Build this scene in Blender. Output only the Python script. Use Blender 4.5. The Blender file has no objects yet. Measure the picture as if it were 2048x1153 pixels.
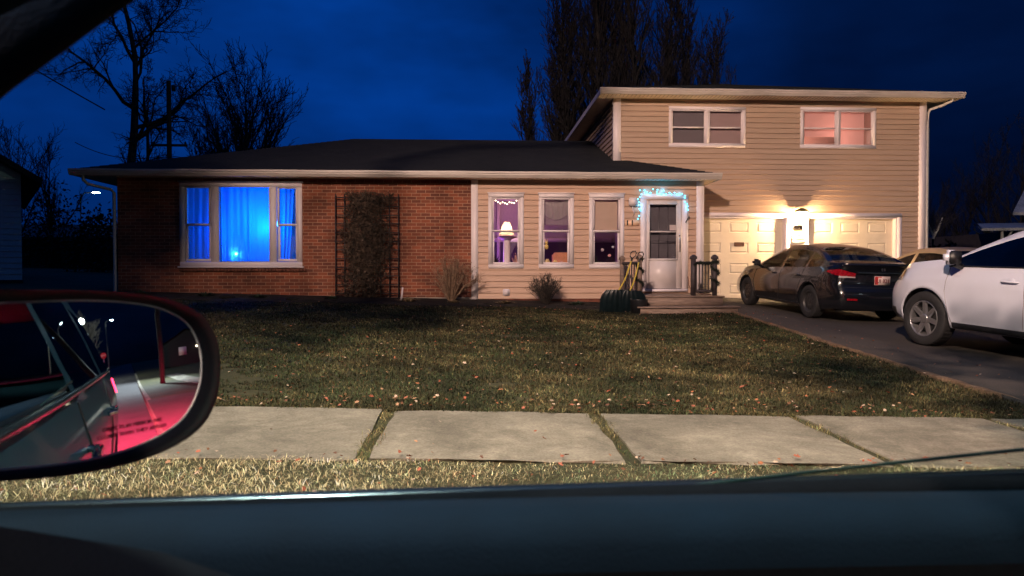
import bpy, bmesh, math, random
import numpy as np
from mathutils import Vector, Matrix
R = math.radians
PI = math.pi
rnd = random.Random(7)
C = bpy.context.scene.collection
S = bpy.context.scene

# ------------------------------------------------------------------ camera
CZ = 1.30
cam_d = bpy.data.cameras.new('camera')
cam = bpy.data.objects.new('camera', cam_d)
C.objects.link(cam)
cam_d.sensor_width = 36
cam_d.lens = 36 * 1460 / 2048
cam_d.clip_start = 0.02
cam_d.clip_end = 2000
cam.location = (0, 0, CZ)
cam.rotation_euler = (R(90 - 1.236), 0, R(-3.0))
cam_d.dof.use_dof = True
cam_d.dof.focus_distance = 14.0
cam_d.dof.aperture_fstop = 9.5
S.camera = cam

# ------------------------------------------------------------------ world: dusk sky
W = bpy.data.worlds.new('World')
S.world = W
W.use_nodes = True
nt = W.node_tree
nt.nodes.clear()
def wn(t, **k):
    n = nt.nodes.new(t)
    for a, b in k.items(): setattr(n, a, b)
    return n
tc = wn('ShaderNodeTexCoord')
sep = wn('ShaderNodeSeparateXYZ')
nt.links.new(tc.outputs['Generated'], sep.inputs[0])
# azimuth term: the afterglow sits a little left of the house and fades right and left
dot = wn('ShaderNodeVectorMath', operation='DOT_PRODUCT')
gd = Vector((-0.22, 0.93, 0.24)).normalized()
dot.inputs[1].default_value = gd
nt.links.new(tc.outputs['Generated'], dot.inputs[0])
ramp = wn('ShaderNodeValToRGB')
cr = ramp.color_ramp
cr.elements[0].position = 0.45; cr.elements[0].color = (0.0004, 0.0024, 0.012, 1)
cr.elements[1].position = 1.0; cr.elements[1].color = (0.0006, 0.036, 0.235, 1)
e = cr.elements.new(0.80); e.color = (0.0004, 0.0085, 0.052, 1)
e = cr.elements.new(0.92); e.color = (0.0005, 0.023, 0.150, 1)
nt.links.new(dot.outputs['Value'], ramp.inputs[0])
noi = wn('ShaderNodeTexNoise')
noi.inputs['Scale'].default_value = 3.0
noi.inputs['Detail'].default_value = 4
noi.inputs['Roughness'].default_value = 0.55
mp = wn('ShaderNodeMapping')
mp.inputs['Scale'].default_value = (1.0, 1.0, 2.4)
nt.links.new(tc.outputs['Generated'], mp.inputs[0])
nt.links.new(mp.outputs[0], noi.inputs['Vector'])
r2 = wn('ShaderNodeMapRange')
r2.inputs['From Min'].default_value = 0.3; r2.inputs['From Max'].default_value = 0.7
r2.inputs['To Min'].default_value = 0.50; r2.inputs['To Max'].default_value = 1.35
nt.links.new(noi.outputs[0], r2.inputs['Value'])
# horizon: a thin darker band of dusk haze
r3 = wn('ShaderNodeMapRange')
r3.inputs['From Min'].default_value = 0.0; r3.inputs['From Max'].default_value = 0.22
r3.inputs['To Min'].default_value = 0.35; r3.inputs['To Max'].default_value = 1.0
nt.links.new(sep.outputs['Z'], r3.inputs['Value'])
mu = wn('ShaderNodeMath', operation='MULTIPLY')
nt.links.new(r2.outputs[0], mu.inputs[0]); nt.links.new(r3.outputs[0], mu.inputs[1])
zf = wn('ShaderNodeMapRange')
zf.inputs['From Min'].default_value = 0.50; zf.inputs['From Max'].default_value = 0.85
nt.links.new(sep.outputs['Z'], zf.inputs['Value'])
zm = wn('ShaderNodeMixRGB')
zm.inputs[2].default_value = (0.003, 0.05, 0.24, 1)
nt.links.new(zf.outputs[0], zm.inputs[0]); nt.links.new(ramp.outputs[0], zm.inputs[1])
bg = wn('ShaderNodeBackground')
nt.links.new(zm.outputs[0], bg.inputs['Color'])
nt.links.new(mu.outputs[0], bg.inputs['Strength'])
wo = wn('ShaderNodeOutputWorld')
nt.links.new(bg.outputs[0], wo.inputs[0])

S.view_settings.view_transform = 'Standard'
S.view_settings.look = 'None'
S.view_settings.exposure = 0.0
S.view_settings.gamma = 1.0
S.render.engine = 'CYCLES'
S.cycles.use_denoising = True
S.cycles.max_bounces = 7
S.cycles.diffuse_bounces = 3
S.cycles.glossy_bounces = 4
S.cycles.transmission_bounces = 6
S.cycles.transparent_max_bounces = 24
S.cycles.sample_clamp_indirect = 4.0
S.cycles.caustics_reflective = False
S.cycles.caustics_refractive = False

# ------------------------------------------------------------------ basics
def ray(u, v):
    f = 1460.0
    a = (u - 1024) / f; b = -(v - 576.5) / f
    Y = R(3); P = R(1.236)
    fw = Vector((math.sin(Y)*math.cos(P), math.cos(Y)*math.cos(P), -math.sin(P)))
    rt = Vector((math.cos(Y), -math.sin(Y), 0))
    up = Vector((math.sin(Y)*math.sin(P), math.cos(Y)*math.sin(P), math.cos(P)))
    return fw + a*rt + b*up
def aty(u, v, Yp):
    d = ray(u, v); t = Yp / d.y
    return Vector((d.x*t, Yp, CZ + d.z*t))
GP = [(-200, -.3), (-12, -.02), (-9, 0), (1.25, 0), (1.3, .13), (4.2, .19), (5.73, .2), (9, .33), (15, .60), (16.2, .66), (18.4, .78), (24, .84), (60, 1.0), (400, 2)]
def G(x, y):
    for (a, b), (c, d) in zip(GP, GP[1:]):
        if y <= c:
            p = b + (d - b) * (y - a) / (c - a)
            break
    else: p = GP[-1][1]
    sy_ = max(0, min(1, (y-12)/3.5))*max(0, min(1, (40-y)/15)); sx_ = max(0, min(1, (4.9-x)/1.4))
    return p - .025 * max(-26, min(26, x)) - .09*sy_*sx_

def emp(name, loc=(0, 0, 0), rz=0, label=None, cat=None, group=None, kind=None):
    o = bpy.data.objects.new(name, None)
    o.empty_display_size = .2
    C.objects.link(o)
    o.location = loc
    o.rotation_euler = (0, 0, rz)
    tag(o, label, cat, group, kind)
    return o
def tag(o, label=None, cat=None, group=None, kind=None):
    if label: o['label'] = label
    if cat: o['category'] = cat
    if group: o['group'] = group
    if kind: o['kind'] = kind
    return o
def copy_tree(o, parent=None):
    c = o.copy(); C.objects.link(c); c.parent = parent
    for ch in o.children: copy_tree(ch, c)
    return c

class MB:
    def __init__(s):
        s.v = []; s.f = []; s.sm = []; s.mi = []; s.m = 0
    def quad(s, a, b, c, d, smooth=False):
        n = len(s.v); s.v += [tuple(a), tuple(b), tuple(c), tuple(d)]
        s.f.append((n, n+1, n+2, n+3)); s.sm.append(smooth); s.mi.append(s.m)
    def tri(s, a, b, c):
        n = len(s.v); s.v += [tuple(a), tuple(b), tuple(c)]
        s.f.append((n, n+1, n+2)); s.sm.append(False); s.mi.append(s.m)
    def poly(s, pts):
        n = len(s.v); s.v += [tuple(p) for p in pts]
        s.f.append(tuple(range(n, n+len(pts)))); s.sm.append(False); s.mi.append(s.m)
    def box(s, x0, x1, y0, y1, z0, z1, M=None):
        p = [Vector((x, y, z)) for z in (z0, z1) for y in (y0, y1) for x in (x0, x1)]
        if M is not None: p = [M @ q for q in p]
        n = len(s.v); s.v += [tuple(q) for q in p]
        for f in ((0, 2, 3, 1), (4, 5, 7, 6), (0, 1, 5, 4), (2, 6, 7, 3), (0, 4, 6, 2), (1, 3, 7, 5)):
            s.f.append(tuple(n+i for i in f)); s.sm.append(False); s.mi.append(s.m)
        return s
    def bbox(s, x0, x1, y0, y1, z0, z1, b=.01, M=None):
        # box with chamfered edges
        xs, ys, zs = (x0, x1), (y0, y1), (z0, z1)
        b = min(b, (x1-x0)*.45, (y1-y0)*.45, (z1-z0)*.45)
        bm = bmesh.new()
        bmesh.ops.create_cube(bm, size=1)
        for v in bm.verts:
            v.co = Vector((xs[v.co.x > 0], ys[v.co.y > 0], zs[v.co.z > 0]))
        bmesh.ops.bevel(bm, geom=bm.edges[:], offset=b, segments=2, affect='EDGES')
        n = len(s.v)
        bm.verts.index_update()
        for v in bm.verts: s.v.append(tuple(M @ v.co if M is not None else v.co))
        for f in bm.faces:
            s.f.append(tuple(n+v.index for v in f.verts)); s.sm.append(True); s.mi.append(s.m)
        bm.free()
        return s
    def grid(s, P, smooth=True, flip=False, close=False):
        # P: list of rows of points
        n = len(s.v); h = len(P); w = len(P[0])
        for row in P: s.v += [tuple(q) for q in row]
        for i in range(h-1):
            for j in range(w if close else w-1):
                k = (j+1) % w
                q = (n+i*w+j, n+i*w+k, n+(i+1)*w+k, n+(i+1)*w+j)
                s.f.append(q[::-1] if flip else q); s.sm.append(smooth); s.mi.append(s.m)
        return s
    def tube(s, pts, rad, n=6, cap=True, smooth=True):
        pts = [Vector(p) for p in pts]
        if not hasattr(rad, '__len__'): rad = [rad]*len(pts)
        rows = []
        up = Vector((0, 0, 1))
        for i, p in enumerate(pts):
            d = (pts[min(i+1, len(pts)-1)] - pts[max(i-1, 0)])
            if d.length < 1e-9: d = Vector((0, 0, 1))
            d.normalize()
            a = d.cross(up)
            if a.length < .05: a = d.cross(Vector((1, 0, 0)))
            a.normalize(); b = d.cross(a)
            rows.append([p + rad[i]*(a*math.cos(2*PI*k/n) + b*math.sin(2*PI*k/n)) for k in range(n)])
        s.grid(rows, smooth, False, True)
        if cap:
            for r, fl in ((rows[0], True), (rows[-1], False)):
                m = len(s.v); s.v += [tuple(q) for q in r]
                f = tuple(range(m, m+n))
                s.f.append(f if not fl else f[::-1]); s.sm.append(False); s.mi.append(s.m)
        return s
    def lathe(s, prof, n=24, M=None, smooth=True):
        # prof: (r, h) revolve about local Z
        rows = []
        for r, h in prof:
            row = [Vector((r*math.cos(2*PI*k/n), r*math.sin(2*PI*k/n), h)) for k in range(n)]
            if M is not None: row = [M @ q for q in row]
            rows.append(row)
        s.grid(rows, smooth, False, True)
        return s
    def ball(s, c, r, n=8, sz=1.0):
        M = Matrix.Translation(c)
        s.lathe([(r*math.sin(PI*i/n)+1e-5, -r*sz*math.cos(PI*i/n)) for i in range(n+1)], n+2, M)
        return s
    def build(s, name, mats, parent=None, weld=False):
        me = bpy.data.meshes.new(name)
        me.from_pydata(s.v, [], s.f)
        if not isinstance(mats, (list, tuple)): mats = [mats]
        for m in mats: me.materials.append(m)
        me.polygons.foreach_set('use_smooth', s.sm)
        if len(mats) > 1: me.polygons.foreach_set('material_index', s.mi)
        if weld:
            bm = bmesh.new(); bm.from_mesh(me)
            bmesh.ops.remove_doubles(bm, verts=bm.verts, dist=1e-4)
            bmesh.ops.recalc_face_normals(bm, faces=bm.faces)
            bm.to_mesh(me); bm.free()
        me.update()
        o = bpy.data.objects.new(name, me)
        C.objects.link(o)
        if parent is not None: o.parent = parent
        return o

# ------------------------------------------------------------------ materials
def newmat(name):
    m = bpy.data.materials.new(name); m.use_nodes = True
    m.node_tree.nodes.clear()
    return m
class NT:
    def __init__(s, m): s.t = m.node_tree
    def n(s, t, ins=None, **k):
        n = s.t.nodes.new(t)
        for a, b in k.items(): setattr(n, a, b)
        for a, b in (ins or {}).items():
            if isinstance(b, bpy.types.NodeSocket): s.t.links.new(b, n.inputs[a])
            else: n.inputs[a].default_value = b
        return n
    def l(s, a, b): s.t.links.new(a, b)
def c4(c): return (c[0], c[1], c[2], 1)
def pbr(name, col, rough=.6, var=.15, scale=8, bump=0.0, bscale=60, metal=0, coat=0, col2=None, spec=.5, stretch=(1, 1, 1), detail=5):
    m = newmat(name); t = NT(m)
    tcn = t.n('ShaderNodeTexCoord')
    mpn = t.n('ShaderNodeMapping', {'Vector': tcn.outputs['Object'], 'Scale': stretch})
    no = t.n('ShaderNodeTexNoise', {'Vector': mpn.outputs[0], 'Scale': scale, 'Detail': detail, 'Roughness': .6})
    c2 = col2 or tuple(min(1, q*(1-var*1.6)) for q in col)
    c1 = tuple(min(1, q*(1+var)) for q in col) if not col2 else col
    rp = t.n('ShaderNodeValToRGB')
    t.l(no.outputs[0], rp.inputs[0])
    rp.color_ramp.elements[0].position = .32; rp.color_ramp.elements[0].color = c4(c2)
    rp.color_ramp.elements[1].position = .68; rp.color_ramp.elements[1].color = c4(c1)
    b = t.n('ShaderNodeBsdfPrincipled', {'Base Color': rp.outputs[0], 'Roughness': rough, 'Metallic': metal, 'Coat Weight': coat, 'Specular IOR Level': spec})
    b.inputs['Coat Roughness'].default_value = .04
    if bump:
        n2 = t.n('ShaderNodeTexNoise', {'Vector': tcn.outputs['Object'], 'Scale': bscale, 'Detail': 4})
        bp = t.n('ShaderNodeBump', {'Height': n2.outputs[0], 'Strength': bump, 'Distance': .01})
        t.l(bp.outputs[0], b.inputs['Normal'])
    o = t.n('ShaderNodeOutputMaterial', {'Surface': b.outputs[0]})
    return m
def emit(name, col, st):
    m = newmat(name); t = NT(m)
    e = t.n('ShaderNodeEmission', {'Color': c4(col), 'Strength': st})
    t.n('ShaderNodeOutputMaterial', {'Surface': e.outputs[0]})
    return m
def glassm(name, tint=(1, 1, 1), refl=1.0, rough=0.0):
    m = newmat(name); t = NT(m)
    tr = t.n('ShaderNodeBsdfTransparent', {'Color': c4(tint)})
    gl = t.n('ShaderNodeBsdfGlossy', {'Color': (1, 1, 1, 1), 'Roughness': rough})
    fr = t.n('ShaderNodeFresnel', {'IOR': 1.5})
    mm = t.n('ShaderNodeMath', {0: fr.outputs[0], 1: refl}, operation='MULTIPLY')
    mx = t.n('ShaderNodeMixShader', {0: mm.outputs[0], 1: tr.outputs[0], 2: gl.outputs[0]})
    t.n('ShaderNodeOutputMaterial', {'Surface': mx.outputs[0]})
    return m
def sheer(name, col, trans=.5, tr_amt=.25):
    m = newmat(name); t = NT(m)
    d = t.n('ShaderNodeBsdfDiffuse', {'Color': c4(col)})
    tl = t.n('ShaderNodeBsdfTranslucent', {'Color': c4(col)})
    mx = t.n('ShaderNodeMixShader', {0: trans, 1: d.outputs[0], 2: tl.outputs[0]})
    tp = t.n('ShaderNodeBsdfTransparent')
    m2 = t.n('ShaderNodeMixShader', {0: tr_amt, 1: mx.outputs[0], 2: tp.outputs[0]})
    t.n('ShaderNodeOutputMaterial', {'Surface': m2.outputs[0]})
    return m

def brick_mat():
    m = newmat('brick'); t = NT(m)
    tcn = t.n('ShaderNodeTexCoord')
    sp = t.n('ShaderNodeSeparateXYZ', {0: tcn.outputs['Object']})
    ad = t.n('ShaderNodeMath', {0: sp.outputs[0], 1: sp.outputs[1]}, operation='ADD')
    cb = t.n('ShaderNodeCombineXYZ', {0: ad.outputs[0], 1: sp.outputs[2]})
    bt = t.n('ShaderNodeTexBrick', {'Vector': cb.outputs[0], 'Scale': 1.0, 'Mortar Size': .0055, 'Mortar Smooth': .15, 'Bias': 0.0, 'Brick Width': .216, 'Row Height': .0765,
             'Color1': (.28, .086, .046, 1), 'Color2': (.14, .050, .034, 1), 'Mortar': (.40, .25, .17, 1)})
    no = t.n('ShaderNodeTexNoise', {'Vector': cb.outputs[0], 'Scale': 1.3, 'Detail': 6})
    rp = t.n('ShaderNodeMapRange', {'Value': no.outputs[0], 'From Min': .3, 'From Max': .7, 'To Min': .55, 'To Max': 1.25})
    n3 = t.n('ShaderNodeTexNoise', {'Vector': cb.outputs[0], 'Scale': 55, 'Detail': 3})
    r3_ = t.n('ShaderNodeMapRange', {'Value': n3.outputs[0], 'To Min': .75, 'To Max': 1.25})
    mm = t.n('ShaderNodeMath', {0: rp.outputs[0], 1: r3_.outputs[0]}, operation='MULTIPLY')
    vm = t.n('ShaderNodeVectorMath', {0: bt.outputs['Color'], 'Scale': mm.outputs[0]}, operation='SCALE')
    b = t.n('ShaderNodeBsdfPrincipled', {'Base Color': vm.outputs[0], 'Roughness': .85, 'Specular IOR Level': .25})
    inv = t.n('ShaderNodeMath', {0: 1.0, 1: bt.outputs['Fac']}, operation='SUBTRACT')
    a2 = t.n('ShaderNodeMath', {0: n3.outputs[0], 1: .35, 2: inv.outputs[0]}, operation='MULTIPLY_ADD')
    bp = t.n('ShaderNodeBump', {'Height': a2.outputs[0], 'Strength': .8, 'Distance': .008})
    t.l(bp.outputs[0], b.inputs['Normal'])
    t.n('ShaderNodeOutputMaterial', {'Surface': b.outputs[0]})
    return m

def ground_mat(name, cols, scales, bump=.4, rough=.9):
    # cols: dark, mid, light; mixed by two scales of noise
    m = newmat(name); t = NT(m)
    tcn = t.n('ShaderNodeTexCoord')
    n1 = t.n('ShaderNodeTexNoise', {'Vector': tcn.outputs['Object'], 'Scale': scales[0], 'Detail': 6, 'Roughness': .65})
    n2 = t.n('ShaderNodeTexNoise', {'Vector': tcn.outputs['Object'], 'Scale': scales[1], 'Detail': 5, 'Roughness': .7})
    ad = t.n('ShaderNodeMath', {0: n1.outputs[0], 1: n2.outputs[0]}, operation='ADD')
    hf = t.n('ShaderNodeMath', {0: ad.outputs[0], 1: .5}, operation='MULTIPLY')
    rp = t.n('ShaderNodeValToRGB')
    t.l(hf.outputs[0], rp.inputs[0])
    el = rp.color_ramp.elements
    el[0].position = .36; el[0].color = c4(cols[0])
    el[1].position = .64; el[1].color = c4(cols[2])
    e = el.new(.5); e.color = c4(cols[1])
    b = t.n('ShaderNodeBsdfPrincipled', {'Base Color': rp.outputs[0], 'Roughness': rough, 'Specular IOR Level': .3})
    bp = t.n('ShaderNodeBump', {'Height': n2.outputs[0], 'Strength': bump, 'Distance': .02})
    t.l(bp.outputs[0], b.inputs['Normal'])
    t.n('ShaderNodeOutputMaterial', {'Surface': b.outputs[0]})
    return m

def attr_mat(name, rough=.9, trans=0.0):
    m = newmat(name); t = NT(m)
    a = t.n('ShaderNodeAttribute', attribute_name='tint')
    b = t.n('ShaderNodeBsdfPrincipled', {'Base Color': a.outputs['Color'], 'Roughness': rough, 'Specular IOR Level': .15})
    t.n('ShaderNodeOutputMaterial', {'Surface': b.outputs[0]})
    return m

M = {}
M['brick'] = brick_mat()
M['soldier'] = pbr('brick_sill', (.16, .06, .04), .85, .35, 14, .4)
M['siding'] = pbr('tan_siding', (.50, .335, .245), .55, .06, 3, .12, 90, stretch=(.4, 1, 6))
M['siding_up'] = pbr('beige_siding', (.46, .335, .25), .5, .07, 3, .12, 90, stretch=(.4, 1, 6))
M['white'] = pbr('white_trim', (.78, .71, .74), .42, .025, 3)
M['gutter'] = pbr('eave_metal', (.50, .45, .41), .4, .12, 3, .05, 40, stretch=(.5, 1, 3))
M['soffit'] = pbr('soffit', (.82, .70, .54), .5, .05, 5)
M['shingle'] = ground_mat('shingles', ((.006, .008, .011), (.010, .012, .016), (.018, .020, .024)), (2.0, 45), .6)
M['concrete'] = ground_mat('concrete_footing', ((.22, .19, .16), (.30, .26, .22), (.38, .34, .28)), (1.2, 20), .4)
M['mud_board'] = pbr('red_brown_base_board', (.16, .05, .03), .8, .3, 6, .2)
M['garage'] = pbr('garage_door_paint', (.70, .62, .50), .42, .04, 4, .05, 80)
M['wood'] = pbr('weathered_deck_wood', (.21, .15, .12), .75, .28, 7, .3, 40, stretch=(.5, 4, 4))
M['darkwood'] = pbr('dark_stained_wood', (.045, .035, .04), .6, .3, 9, .2, 40)
M['black'] = pbr('black_plastic', (.012, .013, .016), .45, .2, 20, .1, 150)
M['rubber'] = pbr('tyre_rubber', (.014, .014, .016), .75, .25, 18, .2, 120)
M['pipe'] = pbr('downspout_white', (.55, .52, .5), .4, .08, 4)
M['bark'] = pbr('dark_bark', (.06, .05, .045), .9, .4, 6, .4, 20)
M['twig'] = pbr('bare_twigs', (.032, .028, .030), .9, .35, 3)
M['chrome'] = pbr('chrome', (.75, .75, .78), .15, .03, 5, metal=1)
M['pane'] = glassm('window_pane', (1, 1, 1), 1.0, 0.0)
M['dark'] = pbr('dark_interior', (.02, .02, .025), .9, .2, 5)

# ------------------------------------------------------------------ street lamp light
def spot(name, loc, target, power, col, size, blend, rad, parent):
    l = bpy.data.lights.new(name, 'SPOT')
    l.energy = power; l.color = col; l.spot_size = R(size); l.spot_blend = blend; l.shadow_soft_size = rad
    o = bpy.data.objects.new(name, l); C.objects.link(o)
    o.location = loc
    o.rotation_euler = (Vector(target) - Vector(loc)).to_track_quat('-Z', 'Y').to_euler()
    o.parent = parent
    return o
def point(name, loc, power, col, rad, parent=None):
    l = bpy.data.lights.new(name, 'POINT')
    l.energy = power; l.color = col; l.shadow_soft_size = rad
    o = bpy.data.objects.new(name, l); C.objects.link(o); o.location = loc
    if parent: o.parent = parent
    return o

# ================================================================== ground
def xs_rng(a, b, st):
    n = max(1, int(round((b-a)/st))); return [a+(b-a)*i/n for i in range(n+1)]
def sheet(name, xs, ys, m, dz=0.0, smooth=True):
    mb = MB()
    mb.grid([[(x, y, G(x, y)+dz) for x in xs] for y in ys], smooth)
    return mb.build(name, m)
M['asphalt'] = ground_mat('asphalt', ((.035, .034, .036), (.05, .048, .05), (.075, .07, .07)), (.8, 60), .5, .85)
M['soil_grass'] = ground_mat('lawn_soil', ((.018, .024, .010), (.04, .04, .018), (.085, .07, .032)), (1.1, 24), .8)
M['slab'] = ground_mat('sidewalk_concrete', ((.21, .19, .145), (.31, .285, .22), (.40, .37, .29)), (1.6, 70), .35)
def add_stains(m, scale=1.4, amt=.55, cracks=True):
    t = NT(m); b = [n for n in m.node_tree.nodes if n.type == 'BSDF_PRINCIPLED'][0]
    src = b.inputs['Base Color'].links[0].from_socket
    tcn = t.n('ShaderNodeTexCoord')
    n1 = t.n('ShaderNodeTexNoise', {'Vector': tcn.outputs['Object'], 'Scale': scale, 'Detail': 8, 'Roughness': .7, 'Distortion': .6})
    mr = t.n('ShaderNodeMapRange', {'Value': n1.outputs[0], 'From Min': .42, 'From Max': .62, 'To Min': amt, 'To Max': 1.0})
    fac = mr.outputs[0]
    if cracks:
        vo = t.n('ShaderNodeTexVoronoi', {'Scale': .55, 'Randomness': 1.0}, feature='DISTANCE_TO_EDGE')
        dn = t.n('ShaderNodeTexNoise', {'Vector': tcn.outputs['Object'], 'Scale': 3.0, 'Detail': 6})
        mx = t.n('ShaderNodeVectorMath', {0: dn.outputs['Color'], 'Scale': .5}, operation='SCALE')
        ad = t.n('ShaderNodeVectorMath', {0: tcn.outputs['Object'], 1: mx.outputs[0]}, operation='ADD')
        t.l(ad.outputs[0], vo.inputs['Vector'])
        cr_ = t.n('ShaderNodeMapRange', {'Value': vo.outputs['Distance'], 'From Min': .002, 'From Max': .007, 'To Min': .35, 'To Max': 1.0})
        mm = t.n('ShaderNodeMath', {0: fac, 1: cr_.outputs[0]}, operation='MULTIPLY'); fac = mm.outputs[0]
    sc = t.n('ShaderNodeVectorMath', {0: src, 'Scale': fac}, operation='SCALE')
    t.l(sc.outputs[0], b.inputs['Base Color'])
add_stains(M['slab'], 1.1, .62, False)
add_stains(M['slab'], 6, .8, False)
add_stains(M['slab'], 45, .78, False)
M['drive'] = ground_mat('driveway_asphalt', ((.036, .031, .030), (.050, .044, .041), (.07, .062, .055)), (.7, 50), .5, .8)
M['bed'] = ground_mat('flower_bed_mulch', ((.006, .006, .006), (.014, .012, .010), (.03, .025, .02)), (3, 30), 1.0)

XS = [-600, -200, -80, -40, -26] + xs_rng(-20, 24, 2) + [26, 40, 80, 200, 600]
sheet('ground', XS, [-400, -100, -30, -12.5], M['soil_grass'], -.02)
sheet('lawn', XS, [1.45, 2.5, 4.2, 5.73, 7, 8, 9, 11, 13, 15, 16.2, 18.4, 24, 40, 60, 120, 400], M['soil_grass'])
sheet('road', XS, [-9, -5, 0, 1.25], M['asphalt'], 0)
sheet('far_verge', XS, [-12.5, -10.5, -9.15], M['soil_grass'], .12)
for nm, (a, b) in {'kerb': (1.25, 1.45), 'far_kerb': (-9.15, -9.0)}.items():
    mb = MB()
    for x0, x1 in zip(xs_rng(-80, 60, 3.0), xs_rng(-80, 60, 3.0)[1:]):
        z0 = G(x0, 1.0); z1 = G(x1, 1.0)
        p = [(x0+.01, a, z0-.1), (x0+.01, a+.02, z0+.13), (x0+.01, b, z0+.155), (x0+.01, b+.005, z0-.1)]
        q = [(x1-.01, a, z1-.1), (x1-.01, a+.02, z1+.13), (x1-.01, b, z1+.155), (x1-.01, b+.005, z1-.1)]
        mb.grid([p, q], False)
        mb.poly(p); mb.poly(q[::-1])
    mb.build(nm, M['slab'])
for nm in ('ground', 'lawn', 'road', 'far_verge', 'kerb', 'far_kerb'): bpy.data.objects[nm]['kind'] = 'structure'

# sidewalk slabs, each a raised slab with worn edges; one sheet of setting
JX = [-0.64 + 1.6*k for k in range(-24, 24)]
JX = [x + rnd.uniform(-.02, .02) for x in JX]
mb = MB()
for x0, x1 in zip(JX, JX[1:]):
    ga = .045; tilt = rnd.uniform(-.008, .008)
    n = 7
    rows = []
    ys = [4.24, 4.245] + xs_rng(4.5, 5.5, .25) + [5.715, 5.72]
    for y in ys:
        ed = y in (4.24, 5.72)
        row = []
        for k in range(n+1):
            x = x0+ga + (x1-x0-2*ga)*k/n
            jx = rnd.uniform(-.012, .012) if k in (0, n) else 0
            yy = y + (rnd.uniform(-.02, .02) if ed or y in (4.245, 5.715) else 0)
            row.append((x+jx, yy, G(x, y) + (.0 if ed else .014) + tilt*(y-5) + (rnd.uniform(-.004, .0) if k in (0, n) else 0)))
        rows.append([(row[0][0], row[0][1], row[0][2]-.05)] + row + [(row[-1][0], row[-1][1], row[-1][2]-.05)])
    mb.grid(rows, False)
mb.build('sidewalk', M['slab'])['kind'] = 'structure'

# driveway: from the garage to the street
mb = MB()
dr = []
for y in (1.3, 2.5, 4.2, 5.7, 7, 8.5, 10, 12, 14, 15.5, 17, 18.45):
    xl = {1.3: 4.1, 2.5: 4.6, 4.2: 4.85, 5.7: 4.9}.get(y, 4.95 + (y-5.7)*.043)
    row = []
    for k in range(9):
        x = xl + (12.6 - xl)*k/8
        row.append((x, y, G(x, y) + (.05 if 4.1 < y < 5.8 else .03)))
    row = [(row[0][0]-.03, y, row[0][2]-.08)] + row
    dr.append(row)
mb.grid(dr, True)
mb.build('driveway', M['drive'])['kind'] = 'structure'
mb = MB(); rows = []
for y in xs_rng(5.8, 15.2, .18):
    x0 = 4.95 + (y-5.7)*.043; j = rnd.uniform(-.03, .03)
    w_ = max(.004, .035+.03*math.sin(y*1.9)+rnd.uniform(-.03, .03))*(.3 if y > 11 else 1)
    rows.append([(x0-w_-.02+j*.5, y, G(x0, y)+.0), (x0-w_+j*.5, y, G(x0, y)+.040), (x0+.0+rnd.uniform(-.02, .03), y, G(x0, y)+.042), (x0+.05, y, G(x0, y)+.01)])
mb.grid(rows, False)
M['dirt'] = ground_mat('sandy_edge', ((.07, .045, .03), (.14, .09, .055), (.22, .15, .10)), (3, 40), .6)
mb.build('driveway_edge', M['dirt'])['kind'] = 'structure'
# flower bed strip with a ragged border
mb = MB()
rows = []
fx = xs_rng(-8.2, 3.3, .18)
edge = [15.75 + .14*math.sin(x*1.7) + rnd.uniform(-.06, .06) for x in fx]
for t in (0, .04, .15, .4, .7, 1):
    rows.append([(x, e + (17.12-e)*t, G(x, e + (17.12-e)*t) + (-.02 if t == 0 else .05*min(1, t*8)) + (rnd.uniform(-.02, .025) if 0 < t < 1 else 0)) for x, e in zip(fx, edge)])
mb.grid(rows, False)
mb.build('flower_bed', M['bed'])['kind'] = 'structure'

# ================================================================== the house
Y1, Y2 = 17.1, 18.4          # front of the low wing, front of the tall wing
XW0, XW1 = -8.1, 5.42        # low wing walls
XG0, XG1 = 3.56, 11.66       # tall wing walls
def wall(name, m, x0, x1, z0, z1, P, openings=(), step=None, wedge=.014, parent=None, jitter=0):
    """clad wall: P(s, z, off) gives a point; openings are (s0, s1, z0, z1)"""
    mb = MB()
    if step is None: cs = [z0, z1]
    else:
        cs = [z0]
        while cs[-1] + step < z1 - .01: cs.append(cs[-1] + step)
        cs.append(z1)
    for a, b in zip(cs, cs[1:]):
        zz = sorted({a, b} | {q for o in openings for q in (o[2], o[3]) if a < q < b})
        st = step or 1
        for p, q in zip(zz, zz[1:]):
            mid = (p+q)/2
            segs = [(x0, x1)]
            for o in openings:
                if o[2] < mid < o[3]:
                    ns = []
                    for s0, s1 in segs:
                        if o[1] <= s0 or o[0] >= s1: ns.append((s0, s1)); continue
                        if o[0] > s0: ns.append((s0, o[0]))
                        if o[1] < s1: ns.append((o[1], s1))
                    segs = ns
            w0 = wedge*(1-(p-a)/st) if step else 0
            w1 = wedge*(1-(q-a)/st) if step else 0
            for s0, s1 in segs:
                if p == a and step:
                    mb.quad(P(s0, p, 0), P(s1, p, 0), P(s1, p, w0), P(s0, p, w0))
                n = max(1, int((s1-s0)/1.2)) if jitter else 1
                for k in range(n):
                    u0 = s0+(s1-s0)*k/n; u1 = s0+(s1-s0)*(k+1)/n
                    mb.quad(P(u0, p, w0), P(u1, p, w0), P(u1, q, w1), P(u0, q, w1))
    for o in openings:   # reveals
        d = -.14
        a, b, c, e = o
        mb.quad(P(a, c, 0), P(a, c, d), P(a, e, d), P(a, e, 0)); mb.quad(P(b, c, 0), P(b, e, 0), P(b, e, d), P(b, c, d))
        mb.quad(P(a, c, 0), P(b, c, 0), P(b, c, d), P(a, c, d)); mb.quad(P(a, e, 0), P(a, e, d), P(b, e, d), P(b, e, 0))
    return mb.build(name, m, parent)

house = emp('split_level_house', (0, 17.5, .6), 0, 'split-level house with a brick and tan siding wing, double garage and tall upper storey', 'house')
H = house
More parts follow.
